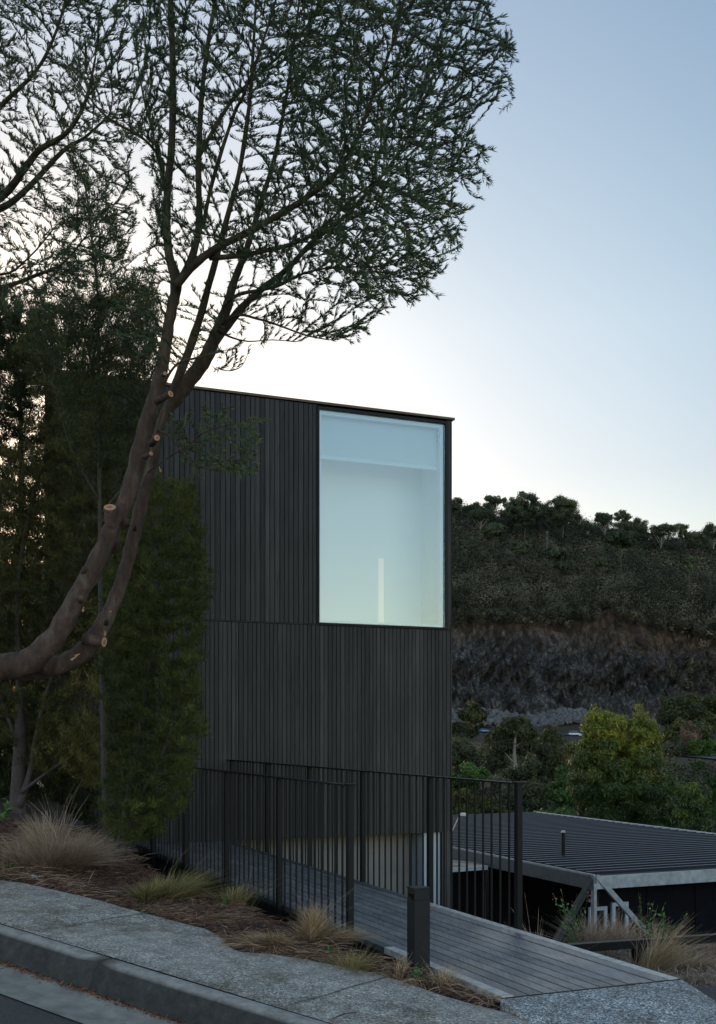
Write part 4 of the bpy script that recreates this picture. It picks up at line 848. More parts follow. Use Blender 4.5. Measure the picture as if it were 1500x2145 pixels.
setp(link('dry_ground_grass', npmesh('dry_ground_grass', v, f, t), M['strawgrey']), 'short dry grass covering the slope right of the footbridge', 'grass', None, 'stuff')
# mulch of dry needles on the bed
n = 110000; s_ = rng.uniform(-.5, 9, n); nn_ = rng.uniform(0, 1, n)**1.1
ed = nedge(s_); n_ = ed+.01+nn_*2.0-.05+rng.normal(0, .02, n)
x = .76+s_*SX+(n_-5.223)*NX; y = 5.98+s_*SY+(n_-5.223)*NY; u_ = (x-.76)*DY-(y-5.98)*DX
ok = u_ < .05; x, y = x[ok], y[ok]; n = len(x); p = np.stack([x, y, G(x, y)+rng.uniform(.0, .03, n)], 1)
dd = rng.normal(size=(n, 3)); dd[:, 2] *= .16
A0_ = None
k_ = (fbm(x*1.9, y*1.9, 79, 3) > .1) & (rng.uniform(0, 1, n) > .84); p2 = p[k_]+np.array([0, 0, .012]); d2 = rng.normal(size=p2.shape); d2[:, 2] *= .1
A0_ = leaves(p2, d2, rng.uniform(.1, .26, len(p2)), .0045, rng.uniform(.8, 1, len(p2)), .06)
v, f, t = leaves(p, dd, rng.uniform(.04, .13, n), .0042, np.clip(rng.normal(.36, .22, n)+.28*fbm(x*2.6, y*2.6, 77, 4)+(rng.uniform(0, 1, n) > .94)*.5, 0, 1), .08)
setp(link('needle_mulch', npmesh('needle_mulch', *join([(v, f, t), A0_])), M['needle']), 'reddish brown mulch of dry needles between footpath and footbridge', 'mulch', None, 'stuff')
n = 5000; s_ = rng.uniform(-1.5, 9, n); n_ = 4.125-np.abs(rng.normal(0, .022, n)); a_ = S(0, 0)
x = .76+s_*SX+(n_-5.223)*NX; y = 5.98+s_*SY+(n_-5.223)*NY; p = np.stack([x, y, H0+GR*s_-.158+rng.uniform(0, .012, n)], 1); dd = rng.normal(size=(n, 3)); dd[:, 2] *= .2
v, f, t = leaves(p, dd, rng.uniform(.012, .035, n), .006, rng.uniform(0, 1, n)); A1 = (v, f, t)
n = 500; s_ = rng.uniform(-1, 9, n); n_ = 4.32+rng.normal(0, .012, n); x = .76+s_*SX+(n_-5.223)*NX; y = 5.98+s_*SY+(n_-5.223)*NY
p = np.stack([x, y, H0+GR*s_+.008], 1); dd = rng.normal(size=(n, 3)); dd[:, 2] *= .05; A2_ = leaves(p, dd, rng.uniform(.01, .03, n), .004, rng.uniform(0, .6, n))
n = 1100; s_ = rng.uniform(-1, 9, n); n_ = np.where(rng.uniform(0, 1, n) < .4, rng.uniform(3.3, 5.1, n), np.minimum(nedge(s_)-np.abs(rng.normal(0, .12, n)), 5.4)); z_ = np.where(n_ > 4.2, .009, -.155); x = .76+s_*SX+(n_-5.223)*NX; y = 5.98+s_*SY+(n_-5.223)*NY
p = np.stack([x, y, H0+GR*s_+z_+.004], 1); dd = rng.normal(size=(n, 3)); dd[:, 2] = 0; A3_ = leaves(p, dd, rng.uniform(.01, .05, n), .003, rng.uniform(0, .5, n))
setp(link('leaf_litter', npmesh('leaf_litter', *join([A1, A2_, A3_])), M['litter']), 'rusty leaf litter gathered along the kerb in the gutter', 'leaf litter', None, 'stuff')
for (px, py, r_, lab) in ((58, 1822, .03, 'pale stone on the mulch, leftmost of the loose stones'), (68, 1826, .035, 'pale stone on the mulch, largest of the loose stones'), (84, 1826, .028, 'pale stone on the mulch, right of the largest one'), (140, 1788+38, .014, 'tiny white stone on the mulch below the large straw tussock')):
    c = unproj(px, py, .05); z = gz(c[0], c[1])+r_*.4; bm = MB(); K = 8
    pts = []; 
    for a in range(5):
        ph = math.pi*a/4
        for b in range(K): th = 2*math.pi*b/K; rr_ = r_*(1+.18*math.sin(3*th+a)+.1*math.cos(5*th)); bm.v.append((c[0]+rr_*math.sin(ph)*math.cos(th), c[1]+rr_*.8*math.sin(ph)*math.sin(th), z+rr_*.6*math.cos(ph)))
    for a in range(4):
        for b in range(K): q = a*K; bm.f.append((q+b, q+(b+1) % K, q+K+(b+1) % K, q+K+b)); bm.c.append(.5)
    setp(bm.build('stone', M['stone'], smooth=True, loc=(c[0], c[1], z)), lab, 'stone', 'loose stones on the mulch')
mb = MB(); c0 = unproj(700, 2132, .01); c1 = unproj(748, 2120, .01); c2 = unproj(720, 2124, .02); mb.tube([c0, c2, c1], [.003, .004, .002], 5); c3 = unproj(690, 2137, .008); mb.tube([c2, c3], [.003, .0015], 4)
setp(mb.build('fallen_twig', M['twig'], loc=c0), 'thin forked dead twig lying on the footpath near the kerb', 'twig')
# ------------------------------------------------------------------ mid-ground trees
def blob_crown(blobs, n, L, wd, mode='ball', drp=0, seed=0, tb=.42, shade=.25, hang=0, clsc=1.0, topt=.3, bv=.12, nn=.6, ln=.13):
    """leaf clumps scattered over many small lobes inside the given ellipsoids"""
    r_ = np.random.default_rng(seed); b = np.array(blobs, float); vol = b[:, 3]*b[:, 4]*b[:, 5]; vol = vol**.75
    k = r_.choice(len(b), n, p=vol/vol.sum()); d = unit(r_.normal(size=(n, 3))); rr_ = r_.uniform(.2, 1.25, n)**.55
    nz = 1+.38*fbm(d[:, 0]*3+k*1.7, d[:, 2]*3+d[:, 1]*2, seed+5, 3); q = d*(rr_*nz)[:, None]; p = b[k, :3]+q*b[k, 3:6]
    dd = np.cross(d, r_.normal(size=(n, 3)))+r_.normal(size=(n, 3))*.25; dd[:, 2] -= hang*.5; nm = d+r_.normal(size=(n, 3))*nn
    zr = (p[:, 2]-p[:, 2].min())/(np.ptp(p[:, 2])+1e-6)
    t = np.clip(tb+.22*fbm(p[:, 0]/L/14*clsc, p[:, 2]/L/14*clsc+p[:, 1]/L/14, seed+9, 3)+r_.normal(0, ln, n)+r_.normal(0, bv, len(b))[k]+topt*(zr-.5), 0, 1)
    return leaves(p, dd, L*r_.uniform(.6, 1.3, n), wd*r_.uniform(.7, 1.3, n), t, 0, nm)
def lobes(px, py, rx, ry, d, m, sx, seed, rd=None):
    """m lobes spread over an ellipse of px size rx,ry at depth d; returns world ellipsoids"""
    r_ = np.random.default_rng(seed); out = []; c = W(px, py, d); RX = rx/F*d; RY = ry/F*d; rd = RX if rd is None else rd
    for i in range(m):
        v = r_.normal(size=3); v /= np.linalg.norm(v); v *= r_.uniform(.25, .8)**.8; s = r_.uniform(.7, 1.3)*sx
        out.append((c[0]+v[0]*RX, c[1]+v[1]*rd, c[2]+v[2]*RY, RX*s, RX*s, RX*s*.75))
    return out
def tree(name, label, cat, blobs, n, L, wd, mat, trunkpts, d, bmat, seed, group=None, hang=0, tb=.42, topt=.3, nn=.6):
    base = W(trunkpts[0][0][0], trunkpts[0][0][1], d); root = thing(name, base, label, cat, group)
    mb = MB()
    for pts in trunkpts:
        P_, R_ = limb(pts, d, d); P_, R_ = smooth_limb(P_, R_, 3); mb.tube(P_, R_, 6)
    mb.build('trunk', bmat, root, smooth=True)
    v, f, t = blob_crown(blobs, n, L, wd, seed=seed, hang=hang, tb=tb, topt=topt, nn=nn); link('crown', npmesh('crown', v, f, t), mat, root); return root
# the yellow-green gum beside the garage
bl = []
for (x, y, rx, ry, m) in ((1250, 1500, 24, 30, 5), (1282, 1508, 20, 28, 4), (1340, 1505, 22, 30, 5), (1365, 1540, 20, 30, 4), (1265, 1535, 58, 62, 12), (1345, 1540, 44, 56, 10), (1300, 1590, 105, 62, 18), (1300, 1660, 115, 70, 20), (1280, 1740, 120, 60, 14), (1385, 1660, 40, 60, 6), (1220, 1640, 36, 70, 6), (1395, 1720, 50, 40, 5)):
    bl += lobes(x, y, rx, ry, 48, m*4, .24 if rx < 60 else .15, int(x+y), rd=rx/F*48*.8)
tree('gum_tree', 'large bushy yellow-green gum with two yellow humps, standing beyond the garage roof', 'tree', bl, 150000, .20, .036, M['yellowtree'], [[(1300, 2000, 14), (1300, 1760, 12), (1295, 1640, 8), (1270, 1530, 4)], [(1300, 1760, 9), (1330, 1640, 6), (1345, 1530, 3)]], 48, M['palebark'], 5, hang=.8, tb=.37, topt=.8, nn=1.0)
bl = lobes(1450, 1680, 42, 55, 44, 34, .22, 3)+lobes(1455, 1740, 50, 50, 44, 22, .22, 4)
tree('gum_tree', 'smaller yellowish bush right of the large yellow-green gum', 'tree', bl, 26000, .2, .045, M['yellowtree'], [[(1455, 1990, 9), (1450, 1780, 8), (1448, 1680, 4)]], 44, M['palebark'], 6, hang=.8, tb=.34, topt=.5)
bl = lobes(1515, 1680, 40, 70, 60, 12, .38, 7)
tree('bush', 'dark green bush cut off by the right edge beside the yellowish bush', 'bush', bl, 9000, .25, .06, M['green'], [[(1515, 1900, 10), (1515, 1700, 5)]], 60, M['palebark'], 7, tb=.35)
# eucalyptus with pale trunk
bl = lobes(1085, 1515, 30, 22, 120, 7, .5, 11)+lobes(1080, 1550, 62, 30, 120, 14, .28, 12)+lobes(1030, 1590, 40, 36, 120, 8, .35, 13)+lobes(1120, 1590, 36, 40, 122, 8, .35, 14)
tree('gum_tree', 'dark gum with a pale leaning trunk in the middle of the valley bush', 'tree', bl, 16000, .42, .12, M['gum'], [[(1084, 1700, 12), (1084, 1640, 10), (1078, 1590, 9), (1078, 1560, 7), (1084, 1530, 4)], [(1082, 1640, 6), (1096, 1605, 4), (1104, 1580, 2.5)], [(1079, 1600, 5), (1060, 1580, 3), (1048, 1560, 2)], [(1078, 1565, 4), (1100, 1550, 2.5)]], 119, M['palebark'], 12, tb=.4)
bl = [(*W(1152, 1575-0, 130)[:3], 1.6, 1.6, 2.6), (*W(1150, 1545, 130)[:3], 1.0, 1.0, 1.7), (*W(1155, 1600, 130)[:3], 1.9, 1.9, 2.0)]
tree('conifer_tree', 'small olive conical tree between the pale trunked gum and the parked white cars', 'tree', bl, 5000, .42, .12, M['olive'], [[(1153, 1680, 8), (1153, 1560, 3)]], 130, M['bark2'], 15, tb=.22, topt=.2)
mids = [
 (985, 1640, 42, 40, 100, 'green', 'bush', 'bright green rounded bush right of the house corner, above the railing', .5),
 (975, 1700, 38, 50, 62, 'olive', 'bush', 'olive bush seen through the railing next to the house corner', .42),
 (1022, 1700, 30, 40, 64, 'olive', 'bush', 'olive bush seen through the railing left of its end post', .36),
 (968, 1590, 40, 36, 150, 'gum', 'bush', 'dark bush below the far road beside the house corner', .34),
 (1040, 1655, 36, 34, 95, 'scrub', 'bush', 'brown leafless bush below the pale trunked gum', .5),
 (1110, 1690, 60, 60, 80, 'gum', 'bush', 'dark bush right of the railing end post above the roof edge', .36),
 (1170, 1660, 50, 56, 88, 'green', 'bush', 'mid green bush left of the yellow-green gum', .38),
 (1150, 1735, 70, 40, 66, 'green', 'bush', 'green bush directly behind the pale garage roof edge', .42),
 (1215, 1600, 40, 40, 110, 'gum', 'bush', 'grey green bush below the parked white cars', .5),
 (1060, 1740, 60, 40, 66, 'gum', 'bush', 'dark bush hugging the garage roof edge right of the end post', .3),
 (1100, 1630, 46, 36, 112, 'gum', 'bush', 'dark bush around the foot of the pale trunked gum', .34),
 (990, 1495, 26, 18, 380, 'gum', 'tree', 'small light green tree at the foot of the quarry face, above the blue car', .4),
 (970, 1530, 30, 14, 420, 'gum', 'bush', 'dark scrub bush left of the blue car', .4),
 (1050, 1545, 30, 18, 330, 'gum', 'bush', 'dark bush right of the blue car', .3),
 (1440, 1545, 60, 34, 340, 'darktree', 'bush', 'dark green bush on the far bank right of the yellow-green gum', .34),
 (1475, 1570, 28, 26, 300, 'green', 'bush', 'round green bush beside the far road at the right edge', .4),
 (1445, 1545, 22, 30, 312, 'strawgrey', 'bush', 'grey wispy shrub above the far road', .12),
 (1460, 1500, 70, 44, 420, 'darktree', 'bush', 'dark bush at the right end of the quarry face', .34),
 (1410, 1570, 26, 14, 305, 'scrub', 'bush', 'brown scrubby bush above the far road', .7),
 (1465, 1608, 12, 10, 250, 'green', 'bush', 'little green shrub on the dry grass below the far road', .6)]
for k, (x, y, rx, ry, d, mt, cat, lab, tb_) in enumerate(mids):
    L_ = max(.22, d*.0036); tree(cat if cat == 'bush' else 'small_tree', lab, cat, lobes(x, y, rx*1.1, ry*1.1, d, 26, .26, 200+k), int(6500+rx*110), L_, L_*.38, M[mt], [[(x, y+ry*1.4, max(2, 500/d)), (x, y, max(1, 250/d))]], d, M['bark2'], 300+k, tb=tb_)
# thick scrub filling the valley side
pts = []
r_ = np.random.default_rng(5)
for k in range(1000):
    d = r_.uniform(52, 262); px = r_.uniform(880, 1700); x, y, _ = W(px, 0, d); s = r_.uniform(1.3, 2.6)*(1+d/300)
    if 1400 < px and 225 < d: continue
    pts.append((x, y, gz(x, y)+s*.5, s, s, s*.9))
for k in range(420):
    px = r_.uniform(900, 1400); d = r_.uniform(262, 497 if px < 1200 else 430); dr = float(np.interp(px, [850, 1000, 1240, 1430], [505, 500, 452, 300]))
    if dr-26 < d or (975 < px < 1045 and d > 340) or (1170 < px < 1250 and d > 330): continue
    x, y, _ = W(px, 0, d); s = r_.uniform(2.0, 4.0); pts.append((x, y, gz(x, y)+s*.2, s*1.2, s*1.2, s*.7))
v, f, t = blob_crown(pts, 260000, .6, .34, seed=77, bv=.22, nn=.4, ln=.08, tb=.45, topt=0)
setp(link('valley_scrub', npmesh('valley_scrub', v, f, t), M['gum']), 'dense dark scrub covering the valley side beyond the garage', 'scrub', None, 'stuff')
# ------------------------------------------------------------------ far road, cars, quarry and hill
def vroad():
    rows = []
    for px in np.linspace(850, 1900, 60):
        d = float(np.interp(px, [850, 1000, 1240, 1430, 1500, 1900], [505, 500, 452, 300, 286, 270]))
        x0, y0, _ = W(px, 0, d); x1, y1, _ = W(px, 0, d+13)
        rows.append([(x0+(x1-x0)*k, y0+(y1-y0)*k, gz(x0+(x1-x0)*k, y0+(y1-y0)*k)+.35) for k in (0, .5, 1)])
    strip('valley_road', rows, plain('far_asphalt', (.085, .09, .1), .8, var=.15, sc=.2, bmp=0))
vroad()
def car(px, d, yaw, mat, label, L=4.4, Hh=1.45, van=0, dz=.35):
    x, y, _ = W(px, 0, d); z = gz(x, y)+dz; root = thing('parked_car', (x, y, z), label, 'car')
    ca, sa = math.cos(yaw), math.sin(yaw); T = lambda a, b, c: (x+a*ca-b*sa, y+a*sa+b*ca, z+c)
    h = L/2; w = .88
    pr = [(-h, .35), (-h+.05, .8), (-h+.3, .95), (h*.45, .95), (h-.15, .78), (h, .5), (h-.05, .32)] if not van else [(-h, .4), (-h, 1.05), (h*.5, 1.05), (h-.1, .85), (h, .45)]
    cb = [(-h*.82, .94), (-h*.55, Hh), (h*.12, Hh), (h*.5, .94)] if not van else [(-h*.98, 1.04), (-h*.93, Hh), (h*.3, Hh), (h*.6, 1.04)]
    def ext(mb, prf, w0, w1):
        n = len(prf); k = len(mb.v)
        for s, ww in ((-1, 0), (1, 0)):
            for i, (a, c) in enumerate(prf): mb.v.append(T(a, s*(w0 if c < 1.1 else w1), c))
        mb.f.append(tuple(range(k, k+n))); mb.f.append(tuple(reversed(range(k+n, k+2*n)))); mb.c += [.5, .5]
        for i in range(n): j = (i+1) % n; mb.f.append((k+i, k+j, k+n+j, k+n+i)); mb.c.append(.5)
    mb = MB(); ext(mb, pr, w, w); b = mb.build('body', mat, root)
    mb = MB(); ext(mb, [(a*.98, c) for a, c in cb], w*.92, w*.75); g = mb.build('window', M['carglass'], root)
    mb = MB(); ext(mb, [(a*.96, Hh-.06+(.09 if 0 < i < 3 else 0)) for i, (a, c) in enumerate([cb[1], cb[1], cb[2], cb[2]])], w*.78, w*.74); mb.build('roof', mat, root)
    for a in (-h*.62, h*.62):
        for s in (-1, 1):
            mb = MB(); mb.tube([T(a, s*(w-.16), .33), T(a, s*(w+.02), .33)], [.33, .33], 12); wl = mb.build('wheel', M['tyre'], root)
            mb = MB(); mb.tube([T(a, s*(w+.021), .33), T(a, s*(w+.03), .33)], [.18, .18], 8); mb.build('hub', M['galv'], wl)
car(1013, 499, .15, M['bluecar'], 'small blue car on the far road at the foot of the quarry', L=4.6)
car(1205, 452, 0, M['whitecar'], 'white car on the far road, left of two seen beside the gum crown', L=5.2, Hh=1.9, van=1)
car(1226, 444, -.1, M['whitecar'], 'white car on the far road, right of two and nearer the gum crown', L=4.8)
# hill profile at picture column px: list of (depth, picture row)
cx = np.linspace(700, 1900, 640); ZS = 60
def cliff_top(px): return 1300-14*np.exp(-((px-1270)/60)**2)+13*fbm(px*.021, px*0, 33, 5)+np.clip((px-1350)*.12, 0, 60)
def ridge_y(px): return np.interp(px, [300, 700, 945, 1050, 1150, 1220, 1300, 1400, 1500, 1700, 2300], [940, 990, 1068, 1072, 1078, 1100, 1100, 1120, 1132, 1170, 1240])+5*np.sin(px*.05)+3*np.sin(px*.13)
rows = 110; vv = []
fz = lambda py, d: (HY-py)/F*d
cliffV = []
for k in range(rows+1):
    a = k/rows; ct = cliff_top(cx); z = fz(1508, 545)*(1-a)+fz(ct, 566)*a
    d = 546+a*22+np.clip((cx-1380)*.05, 0, 25)*a; xx = (cx-HX)/F*556
    q1 = fbm(xx*.10+.3*fbm(xx*.05, z*.1, 55, 2), z*.045, 51, 4); q2 = fbm(xx*.42, z*.22+xx*.1, 52, 3); q3 = fbm(xx*1.3, z*.8, 53, 3); dn = 9*np.abs(q1)+2.6*np.round(q2*2.2)/2.2*1.6+1.6*np.round(q3*1.5)/1.5+.9*q3
    led = 2.2*np.sin(z*.35+2.5*fbm(xx*.03, xx*0, 54, 2)); d = d+(dn+led-2.5)*np.sin(math.pi*min(1, a*1.1+.05))
    cliffV.append(np.stack([xx, d, z], 1))
cv = np.concatenate(cliffV); m = len(cx); i, j = np.meshgrid(np.arange(rows), np.arange(m-1), indexing='ij'); q = (i*m+j).ravel()
setp(link('quarry_cliff', npmesh('quarry_cliff', cv, np.stack([q, q+1, q+m+1, q+m], 1), smooth=False), M['rock']), kind='structure')
hv = []; hr = 40
def hillpt(px, a):
    """a 0 at the cliff top, 1 at the ridge"""
    ct = cliff_top(px); ry = ridge_y(px); z0 = fz(ct, 566); z1 = fz(ry+14, 690); return np.stack([(px-HX)/F*(556+(690-556)*a), 567+123*a+0*px, z0+(z1-z0)*a**.9-2.4*np.clip(a*6, 0, 1)], -1)
for k in range(hr+1): hv.append(hillpt(cx, k/hr)+np.stack([0*cx, 0*cx, 1.2*fbm(cx*.04, np.full_like(cx, k*.4), 9, 3)], -1))
for dd_, dz_ in ((60, -6), (400, -60)): hv.append(hillpt(cx, 1.)+np.array([0, dd_, dz_]))
hv = np.concatenate(hv); i, j = np.meshgrid(np.arange(hr+2), np.arange(m-1), indexing='ij'); q = (i*m+j).ravel()
setp(link('hillside', npmesh('hillside', hv, np.stack([q, q+1, q+m+1, q+m], 1), smooth=True), M['hill']), kind='structure')
# rubble bank at the foot of the face
bl = []
r_ = np.random.default_rng(9); mb = MB()
for k in range(900):
    px = r_.uniform(880, 1260); a = r_.uniform(0, 1); d = 525+a*20; py = 1519-a*24+6*math.sin(px*.03); s = r_.uniform(.5, 1.5)*(1.5 if a > .9 else 1); c = Vector(W(px, py, d))
    ax = [Vector(r_.normal(size=3)).normalized()*s*r_.uniform(.6, 1.1) for _ in range(3)]; ax[1] = ax[0].cross(ax[1]).normalized()*s*.8; ax[2] = ax[0].cross(ax[1]).normalized()*s*.6
    x_, y_, z_ = ax; mb.hexa([c-x_-y_-z_, c+x_-y_-z_*.8, c+x_*.8+y_-z_, c-x_+y_*.8-z_, c-x_*.7-y_+z_, c+x_-y_*.7+z_, c+x_*.9+y_+z_*.8, c-x_+y_+z_])
setp(mb.build('rubble_bank', M['rubble']), 'bank of loose grey boulders along the foot of the quarry face', 'rubble', None, 'stuff')
vv = []
for k in range(9):
    a = k/8; px = np.linspace(800, 1300, 60); z = fz(1524-a*30+4*np.sin(px*.03), 526+a*22); vv.append(np.stack([(px-HX)/F*(526+a*22), np.full_like(px, 526+a*22), z-.4+.4*fbm(px*.2, px*0+k, 4, 3)], 1))
vv = np.concatenate(vv); i, j = np.meshgrid(np.arange(8), np.arange(59), indexing='ij'); q = (i*60+j).ravel()
setp(link('rubble_slope', npmesh('rubble_slope', vv, np.stack([q, q+1, q+61, q+60], 1)), M['rubble']), kind='structure')
# scrub and woodland mass on the hill
bl = []; r_ = np.random.default_rng(13)
for k in range(1500):
    a = r_.uniform(.0, 1)**.95*.99; px = r_.uniform(820, 1720); p = hillpt(np.array(px), a); s = r_.uniform(2.6, 7.2)
    if a < .02 and r_.random() < .5: continue
    bl.append((p[0], p[1], p[2]+s*.8, s, s, s*r_.uniform(.8, 1.1)))
for k in range(420):      # scrub hanging over the edge of the face
    px = r_.uniform(860, 1720); s = r_.uniform(.9, 3.0); z = fz(cliff_top(px), 566); bl.append(((px-HX)/F*560, 562+r_.uniform(-2, 4), z+r_.uniform(-2.5, 4.5), s, s, s))
for k in range(160):      # scrub on the gentler right part of the quarry face
    px = 1290+430*r_.uniform(0, 1)**.7; a = r_.uniform(.0, 1.05)
    if px < 1390 and a < .8: continue
    z = fz(1508, 545)*(1-a)+fz(cliff_top(px), 566)*a; s = r_.uniform(1.2, 3.2); bl.append(((px-HX)/F*556, 545+a*22, z+.5, s, s, s))
v, f, t = blob_crown(bl, 480000, .85, .62, seed=91, bv=.32, nn=.2, ln=.05, tb=.40, topt=-.1, clsc=.6)
setp(link('hillside_woodland', npmesh('hillside_woodland', v, f, t), M['scrub']), 'dark brownish scrub and woodland covering the hill above the quarry', 'woodland', None, 'stuff')
bl = []
for k in range(420):      # greener trees in the upper left
    px = 820+r_.uniform(0, 1)**1.3*560; a = r_.uniform(.3, .98)**.7; p = hillpt(np.array(px), a); s = r_.uniform(2.4, 4.4); bl.append((p[0], p[1]-1.5, p[2]+s, s, s, s*.8))
v, f, t = blob_crown(bl, 80000, 1.3, .7, seed=92, bv=.22, nn=.3, ln=.06, tb=.34, topt=.15, clsc=.6)
setp(link('hillside_woodland', npmesh('hillside_woodland', v, f, t), M['ridge']), 'greener gum woodland on the upper part of the hill', 'woodland', None, 'stuff')
bl = []
for k in range(75):       # the unbroken line of crowns along the ridge
    px = r_.uniform(860, 1720); a = r_.uniform(.86, 1.0); p = hillpt(np.array(px), a); S_ = r_.uniform(4.5, 8.5); up = r_.uniform(2, 8)*(1.2 if px < 1230 else .6)
    for q in range(12):
        v_ = r_.normal(size=3); v_ /= np.linalg.norm(v_); s = S_*r_.uniform(.2, .42); bl.append((p[0]+v_[0]*S_, p[1]-3+v_[1]*S_, p[2]+up+v_[2]*S_*.6, s, s, s*.8))
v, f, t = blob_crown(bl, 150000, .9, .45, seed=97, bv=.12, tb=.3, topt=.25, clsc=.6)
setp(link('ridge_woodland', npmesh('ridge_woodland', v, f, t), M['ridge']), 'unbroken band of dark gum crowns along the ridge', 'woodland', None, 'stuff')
# gums on the ridge that can be told apart
ridge = [
 (950, 1052, 18, 14, .55, 'dark ridge gum half hidden by the house corner'),
 (1006, 1075, 27, 9, .9, 'flat topped ridge gum just right of the house corner'),
 (1038, 1045, 19, 12, .8, 'lone high crowned gum on bare forked limbs, left of the two big domes'),
 (1098, 1062, 40, 26, .55, 'big dome shaped ridge gum, left of the two largest'),
 (1178, 1062, 36, 24, .6, 'big ragged ridge gum, right of the two largest'),
 (1266, 1082, 24, 11, .9, 'thin flat crowned gum with sky showing under it, right of the ragged dome'),
 (1303, 1079, 15, 11, .9, 'wispy small crowned gum on the ridge beside the thin flat one'),
 (1325, 1098, 28, 14, .6, 'rounded ridge gum below and right of the wispy one'),
 (1384, 1108, 24, 12, .9, 'open branched gum on the lower ridge with pale stems'),
 (1425, 1103, 18, 10, .7, 'small pointed ridge gum right of the open branched one'),
 (1460, 1120, 22, 12, .5, 'low dark round tree on the ridge near the right edge'),
 (1494, 1108, 24, 13, .8, 'pale forked gum on the ridge cut by the right edge')]
for k, (x, y, rx, ry, sp, lab) in enumerate(ridge):
    d = 640; bl = lobes(x, y+(4 if sp > .7 else 9), rx*(1.3 if sp > .7 else 1.35), ry*(1.3 if sp > .7 else 1.7), d, 70 if rx > 25 else 34, .15 if rx > 25 else .2, 400+k, rd=rx/F*d*.8); th = 2.4 if sp < .7 else 2.0
    by = y+ry*2.2+14
    tp = [[(x, by, th*1.6), (x+2, y+ry+14, th), (x-1, y+4, th*.6)], [(x+2, y+ry+14, th*.8), (x+rx*.5, y+ry*.3, th*.4)], [(x+1, y+ry+18, th*.8), (x-rx*.55, y+ry*.2, th*.4)]]
    if sp > .7: tp += [[(x+2, y+ry+22, th*.7), (x+rx*.8, y+2, th*.35)], [(x, y+ry+24, th*.6), (x-rx*.8, y+3, th*.35)]]
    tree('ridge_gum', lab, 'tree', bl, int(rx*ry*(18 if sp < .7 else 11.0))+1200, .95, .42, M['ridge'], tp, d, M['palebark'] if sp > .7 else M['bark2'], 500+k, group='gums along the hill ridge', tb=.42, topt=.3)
for k, (x, y, rx, ry, by, lab) in enumerate([(1033, 1112, 26, 16, 1150, 'gum with a straight visible trunk on the upper slope left of the pole'), (1092, 1148, 20, 12, 1185, 'light green gum on the upper slope below the left big dome'), (1300, 1128, 34, 16, 1205, 'tall trunked spreading gum on the slope below the wispy ridge gum'), (1443, 1180, 12, 14, 1245, 'slender pale stemmed gum standing out on the right of the slope'), (1175, 1160, 24, 10, 1190, 'green low gum on the slope right of the pole'), (1258, 1178, 16, 10, 1215, 'small gum with pale forked limbs halfway down the slope')]):
    d = 585; bl = lobes(x, y, rx*1.2, ry*1.2, d, 34, .2, 430+k)
    tree('slope_gum', lab, 'tree', bl, int(rx*ry*14)+900, 1.1, .6, M['ridge'], [[(x, by, 3.4), (x+1, y+6, 2.2), (x, y-4, 1)], [(x+1, y+14, 1.6), (x+rx*.5, y, .8)]], d, M['bark2'], 600+k, tb=.40, topt=.15)
pb = W(1146, 1150, 600); mb = MB(); mb.tube([pb, W(1146, 1112, 600)], [.2, .16], 8); po = thing('pole', pb, 'pale slim pole standing among trees below the ridge', 'pole'); mb.build('shaft', M['galv_dim'], po)
mb = MB(); mb.bar(W(1142, 1115, 600), W(1150, 1115, 600), .18, .18); mb.build('crossarm', M['galv_dim'], po)
# dry grass bank round the far road at right
bl = []
for k in range(160):
    px = r_.uniform(1380, 1800); d = r_.choice([r_.uniform(225, 283), r_.uniform(302, 345)]); x, y, _ = W(px, 0, d); s = r_.uniform(.8, 1.8); bl.append((x, y, gz(x, y)+.2, s*1.6, s*1.6, s*.5))
v, f, t = blob_crown(bl, 16000, .8, .2, seed=95, tb=.42, topt=0)
setp(link('dry_bank_grass', npmesh('dry_bank_grass', v, f, t), foliage('far_dry_grass', (.03, .02, .012), (.2, .14, .085), .1, .7, (.095, .065, .04))), 'dry brown grass on the banks of the far road', 'grass', None, 'stuff')
# ------------------------------------------------------------------ camera, sky and sun
sc = bpy.context.scene
cam = bpy.data.cameras.new('camera'); co = bpy.data.objects.new('camera', cam); C.objects.link(co); sc.camera = co
co.location = (0, 0, 0); co.rotation_euler = (math.pi/2, 0, 0)
cam.sensor_fit = 'VERTICAL'; cam.sensor_height = 36; cam.sensor_width = 36*1500/2145; cam.lens = 36*F/2145; cam.shift_y = (HY-1072.5)/2145; cam.clip_start = .05; cam.clip_end = 8000
SUN_EL, SUN_AZ = math.radians(8.5), math.radians(-19)      # azimuth from +Y towards +X
w = bpy.data.worlds.new('World'); sc.world = w; w.use_nodes = True; nt = w.node_tree; bg = nt.nodes['Background']
sky = nt.nodes.new('ShaderNodeTexSky'); sky.sky_type = 'NISHITA'; sky.sun_disc = False; sky.sun_elevation = SUN_EL; sky.sun_rotation = SUN_AZ
sky.air_density = 1.0; sky.dust_density = .9; sky.ozone_density = 1.4
tc = nt.nodes.new('ShaderNodeTexCoord'); sz = nt.nodes.new('ShaderNodeSeparateXYZ'); nt.links.new(tc.outputs['Generated'], sz.inputs[0])
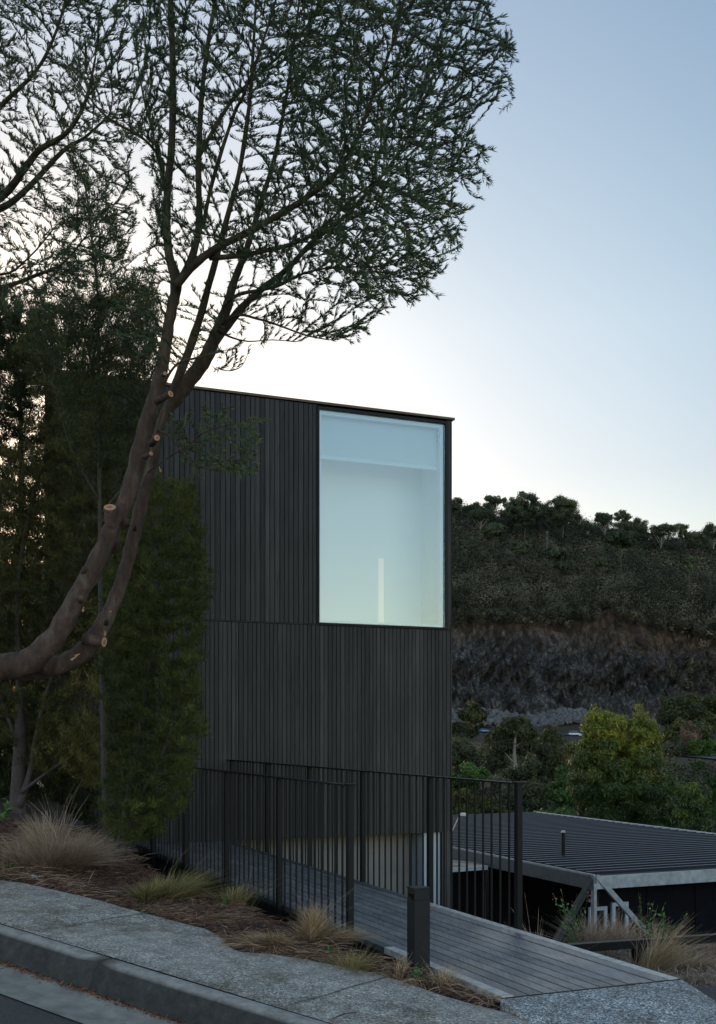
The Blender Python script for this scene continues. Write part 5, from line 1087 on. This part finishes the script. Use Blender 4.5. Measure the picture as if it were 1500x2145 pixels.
sd = nt.nodes.new('ShaderNodeVectorMath'); sd.operation = 'DOT_PRODUCT'; nt.links.new(tc.outputs['Generated'], sd.inputs[0]); sd.inputs[1].default_value = (math.sin(SUN_AZ)*math.cos(SUN_EL), math.cos(SUN_AZ)*math.cos(SUN_EL), math.sin(SUN_EL))
glow = ramp(nt, sd.outputs['Value'], [(.84, (1, 1, 1)), (.92, (.93, .94, .96)), (.96, (.80, .82, .86)), (1, (.50, .54, .60))])
back = ramp(nt, sz.outputs[1], [(.0, (2.3, 1.93, 1.75)), (.35, (2.05, 1.8, 1.68)), (.66, (1, 1, 1))])  # sky behind the camera multiplied up, extra fill added for the facade
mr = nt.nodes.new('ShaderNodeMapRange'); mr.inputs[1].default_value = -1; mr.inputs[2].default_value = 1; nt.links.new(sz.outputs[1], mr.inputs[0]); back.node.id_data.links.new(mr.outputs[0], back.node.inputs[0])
side = nt.nodes.new('ShaderNodeMapRange'); side.inputs[1].default_value = -.1; side.inputs[2].default_value = .5; nt.links.new(sz.outputs[1], side.inputs[0])
low = mix(nt, (1, 1, 1), ramp(nt, sz.outputs[2], [(0, (.05, .04, .035)), (.06, (.10, .08, .07)), (.10, (.20, .155, .135)), (.135, (.42, .34, .30)), (.158, (.88, .80, .79)), (.22, (.88, .81, .81)), (.33, (1.01, .96, .92)), (.42, (1.02, .99, .95)), (.6, (1, 1, 1))]), side.outputs[0])
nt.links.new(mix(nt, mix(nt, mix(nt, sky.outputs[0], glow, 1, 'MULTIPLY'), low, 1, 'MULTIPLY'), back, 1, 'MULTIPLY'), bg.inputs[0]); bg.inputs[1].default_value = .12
sl = bpy.data.lights.new('sun', 'SUN'); so = bpy.data.objects.new('sun', sl); C.objects.link(so); sl.energy = .5; sl.angle = math.radians(10); sl.color = (1, .72, .5)
dv = Vector((math.sin(SUN_AZ)*math.cos(SUN_EL), math.cos(SUN_AZ)*math.cos(SUN_EL), math.sin(SUN_EL))); so.rotation_euler = dv.to_track_quat('Z', 'Y').to_euler()
sc.view_settings.view_transform = 'Standard'; sc.view_settings.look = 'None'; sc.view_settings.gamma = 1; sc.view_settings.exposure = .9
sc.render.engine = 'CYCLES'; sc.cycles.max_bounces = 8; sc.cycles.transparent_max_bounces = 12
